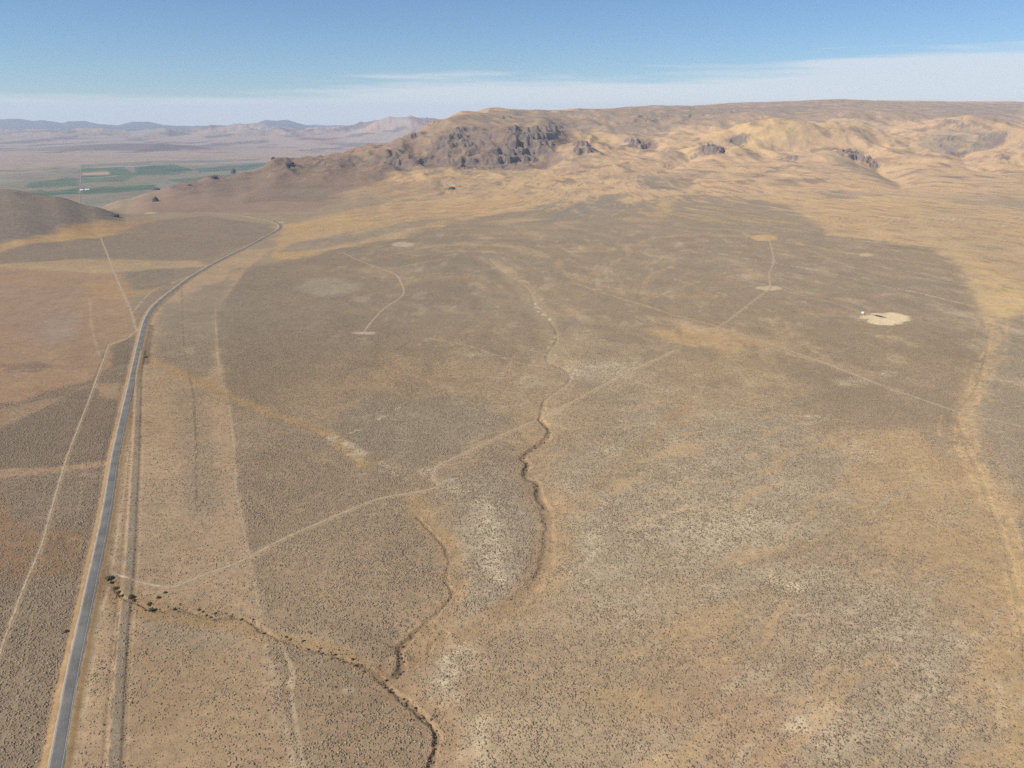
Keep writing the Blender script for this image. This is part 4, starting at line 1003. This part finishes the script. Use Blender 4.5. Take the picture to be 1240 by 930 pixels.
def outcrop(u, v, w, h, label, seed, lean=0.0):
    n = 40; q = np.random.RandomState(seed)
    x, y, z = on_sheet(u, v)
    th, ph = np.meshgrid(np.linspace(0, 2 * math.pi, n, endpoint=False), np.linspace(-.5, math.pi / 2 - .02, 20))
    X_, Y_, Z_ = np.cos(th) * np.cos(ph), np.sin(th) * np.cos(ph), np.sin(ph)
    px, py = (X_ * 3 + Z_ * 2.1 + seed).ravel(), (Y_ * 3 - Z_ * 1.7 + seed).ravel()
    d = 1 + .45 * (ridged(px, py, 1.6, 4, seed) - .6).reshape(X_.shape) + .25 * fbm(px, py, .8, 3, seed + 5).reshape(X_.shape)
    co = np.stack([X_ * d * w + lean * Z_ * w, Y_ * d * w * .8, Z_ * d * h], -1).reshape(-1, 3)
    ii = np.arange(n * 20).reshape(20, n); q4 = np.stack([ii[:-1], np.roll(ii[:-1], -1, 1), np.roll(ii[1:], -1, 1), ii[1:]], -1).reshape(-1, 4)
    o = link('rock_outcrop', np_mesh('rock_outcrop', co, q4), m_rock, smooth=False); o.location = (x, y, z - h * .1)
    return tag(o, label, 'rock')
outcrop(282, 210, 25, 48, 'tall dark rock knob standing on the ridge crest against the green fields', 3, .4)
outcrop(189, 230, 30, 20, 'broad low dark rock on the left end of the brown ridge', 5)
outcrop(188.5, 244, 15, 22, 'small dark rock below the broad one, above the pale road cut', 8)
outcrop(259, 215, 22, 12, 'jagged dark rock band on the ridge shoulder left of the rock knob', 9)
outcrop(350, 201, 30, 22, 'dark rock on the slope just below the summit of the brown ridge', 12)
outcrop(331, 191, 14, 12, 'little rock tip on the left peak of the brown ridge', 14)
outcrop(230, 225, 14, 9, 'tiny dark rock on the lower crest of the brown ridge', 15)
outcrop(547, 229, 18, 12, 'dark rock patch on the golden knoll below the cliffs', 17)
outcrop(137, 261.5, 22, 9, 'dark rock at the right foot of the dark left hill', 19)

# ------------------------------------------------------------------ water hole and tank on the pale pad
def box_mesh(name, cx, cy, cz, sx, sy, sz):
    v = np.array([(x, y, z) for z in (0, 1) for y in (-.5, .5) for x in (-.5, .5)]) * [sx, sy, sz] + [cx, cy, cz]
    f = np.array([(0, 2, 3, 1), (4, 5, 7, 6), (0, 1, 5, 4), (2, 6, 7, 3), (0, 4, 6, 2), (1, 3, 7, 5)])
    return np_mesh(name, v, f)
m_white, nt, b = mat_nodes('white_paint'); b.inputs['Base Color'].default_value = (.8, .8, .78, 1); b.inputs['Roughness'].default_value = .5
m_water, nt, b = mat_nodes('dark_water'); b.inputs['Base Color'].default_value = (.03, .028, .022, 1); b.inputs['Roughness'].default_value = .25
m_metal, nt, b = mat_nodes('dull_metal'); b.inputs['Base Color'].default_value = (.5, .5, .48, 1); b.inputs['Roughness'].default_value = .6
def lathe(name, prof, n=24):
    v, f = [], []
    for r, z in prof:
        for k in range(n): v.append((r * math.cos(2 * math.pi * k / n), r * math.sin(2 * math.pi * k / n), z))
    for i in range(len(prof) - 1):
        for k in range(n): f.append((i * n + k, i * n + (k + 1) % n, (i + 1) * n + (k + 1) % n, (i + 1) * n + k))
    return np_mesh(name, np.array(v), np.array(f))
x, y = on_plane(1045, 379); z = float(zat(x, y)[0])
root = bpy.data.objects.new('water_tank', None); COLL.objects.link(root); root.location = (x, y, z)
link('tank_wall', lathe('tank_wall', [(2.9, -.3), (2.9, 2.3), (2.75, 2.35)]), m_white, root)
link('tank_roof', lathe('tank_roof', [(3.05, 2.3), (2.9, 2.45), (.3, 3.1), (.01, 3.12)]), m_white, root)
link('hatch', lathe('hatch', [(.4, 3.0), (.4, 3.3), (.01, 3.32)], 12), m_metal, root)
tag(root, 'white round water tank at the end of the track, left of the pale pad', 'water tank')
x, y = on_plane(1065, 382.8); z = float(zat(x, y)[0])
root = bpy.data.objects.new('stock_pond', None); COLL.objects.link(root); root.location = (x, y, z); root.rotation_euler = (0, 0, .4)
wv = [(0.01, .12)] + [(5.2, .13)]
o = link('water', lathe('pond_water', wv, 28), m_water, root); o.scale = (1.15, 2.3, 1)
o = link('earth_bank', lathe('pond_bank', [(5.0, .05), (5.4, .5), (6.2, .9), (7.6, .2), (8.2, -.3)], 28), m_dirt, root); o.scale = (1.15, 2.3, 1)
tag(root, 'small dark stock pond with an earth bank on the pale cleared pad', 'pond')

# ------------------------------------------------------------------ barns in the valley
def barn(u, v, L, Wd, ang_, label):
    x, y = on_plane(u, v, -150.0); z = float(zat(x, y)[0])
    root = bpy.data.objects.new('barn', None); COLL.objects.link(root); root.location = (x, y, z); root.rotation_euler = (0, 0, ang_)
    h, r = 6.0, 10.0
    w = box_mesh('barn_wall', 0, 0, -1, L, Wd, h + 1)
    link('wall', w, m_white, root, smooth=False)
    v_ = np.array([(-L / 2 - .6, -Wd / 2 - .8, h - .1), (L / 2 + .6, -Wd / 2 - .8, h - .1), (L / 2 + .6, 0, r), (-L / 2 - .6, 0, r), (-L / 2 - .6, Wd / 2 + .8, h - .1), (L / 2 + .6, Wd / 2 + .8, h - .1)])
    me = bpy.data.meshes.new('barn_roof'); me.from_pydata([tuple(p) for p in v_], [], [(0, 1, 2, 3), (3, 2, 5, 4), (0, 3, 4), (1, 5, 2), (0, 4, 5, 1)]); me.update()
    link('roof', me, m_white, root, smooth=False)
    link('door', box_mesh('barn_door', -L * .2, -Wd / 2 - .1, 0, 5, .2, 4.5), m_metal, root, smooth=False)
    tag(root, label, 'barn')
barn(106, 230.5, 34, 18, .1, 'longer white barn beside the green fields in the valley, the right one of two')
barn(99.5, 230.8, 22, 14, 0, 'smaller white barn right beside the straight valley road')

# ------------------------------------------------------------------ air
box = box_mesh('haze', 0, 23400, -400, 150000, 47600, 400 + 1000)
o = bpy.data.objects.new('haze', box); COLL.objects.link(o); o['kind'] = 'stuff'
m = bpy.data.materials.new('haze'); m.use_nodes = True; nt = m.node_tree; nt.nodes.remove(nt.nodes['Principled BSDF'])
pv = nt.nodes.new('ShaderNodeVolumePrincipled'); pv.inputs['Color'].default_value = (.72, .85, 1.0, 1); pv.inputs['Density'].default_value = 2.3e-5
nt.links.new(pv.outputs[0], nt.nodes['Material Output'].inputs['Volume']); box.materials.append(m)
m.cycles.homogeneous_volume = True if hasattr(m.cycles, 'homogeneous_volume') else None

# ------------------------------------------------------------------ light, sky, camera
SUN_AZ = math.radians(-112)      # from +Y, clockwise
SUN_EL = math.radians(41)
sd = (math.sin(SUN_AZ) * math.cos(SUN_EL), math.cos(SUN_AZ) * math.cos(SUN_EL), math.sin(SUN_EL))
L = bpy.data.lights.new('sun', 'SUN'); L.energy = 4.4; L.angle = math.radians(.5); L.color = (1, .955, .88)
so = bpy.data.objects.new('sun', L); COLL.objects.link(so)
from mathutils import Vector
so.rotation_euler = Vector(sd).to_track_quat('Z', 'Y').to_euler(); so.location = (0, 0, 3000)
w = bpy.data.worlds.new('World'); scene.world = w; w.use_nodes = True; nt = w.node_tree; bg = nt.nodes['Background']
sky = nt.nodes.new('ShaderNodeTexSky'); sky.sky_type = 'NISHITA'; sky.sun_disc = False
sky.sun_elevation = SUN_EL; sky.sun_rotation = SUN_AZ; sky.altitude = 1700; sky.air_density = 1.0; sky.dust_density = .1; sky.ozone_density = 2.5
tc = nt.nodes.new('ShaderNodeTexCoord'); sp = nt.nodes.new('ShaderNodeSeparateXYZ'); nt.links.new(tc.outputs['Generated'], sp.inputs[0])
mp = nt.nodes.new('ShaderNodeMapping'); mp.inputs['Scale'].default_value = (3.0, 3.0, 60); mp.inputs['Rotation'].default_value = (0, math.radians(-2.2), 0)
nt.links.new(tc.outputs['Generated'], mp.inputs[0])
nz = nt.nodes.new('ShaderNodeTexNoise'); nz.inputs['Scale'].default_value = 1.0; nz.inputs['Detail'].default_value = 7; nz.inputs['Roughness'].default_value = .55; nt.links.new(mp.outputs[0], nz.inputs[0])
# thin high cloud: its top edge climbs from left to right
top = math_n(nt, 'ADD', math_n(nt, 'MULTIPLY', sp.outputs[0], .05), .045)
e = math_n(nt, 'SUBTRACT', top, sp.outputs[2])
e = math_n(nt, 'ADD', math_n(nt, 'MULTIPLY', e, 62.0), math_n(nt, 'MULTIPLY', math_n(nt, 'SUBTRACT', nz.outputs['Fac'], .5), 5.0))
cm = math_n(nt, 'MULTIPLY', math_n(nt, 'ADD', e, .15, True), .72)
blue = mixc(nt, 1.0, sky.outputs[0], (.70, .90, 1.10), 'MULTIPLY')
out = mixc(nt, cm, blue, (8.2, 8.6, 9.0))
nt.links.new(out, bg.inputs['Color']); bg.inputs['Strength'].default_value = .072
cam = bpy.data.cameras.new('camera'); co_ = bpy.data.objects.new('camera', cam); COLL.objects.link(co_); scene.camera = co_
cam.sensor_width = 36; cam.lens = 36 * F0 / W0; cam.clip_start = .5; cam.clip_end = 200000
co_.location = (0, 0, ALT); co_.rotation_euler = (math.pi / 2 - PITCH, 0, 0)
vs = scene.view_settings; vs.view_transform = 'Standard'; vs.look = 'None'; vs.exposure = .36; vs.gamma = 1
scene.cycles.use_denoising = False
scene.cycles.volume_bounces = 1; scene.cycles.max_bounces = 4
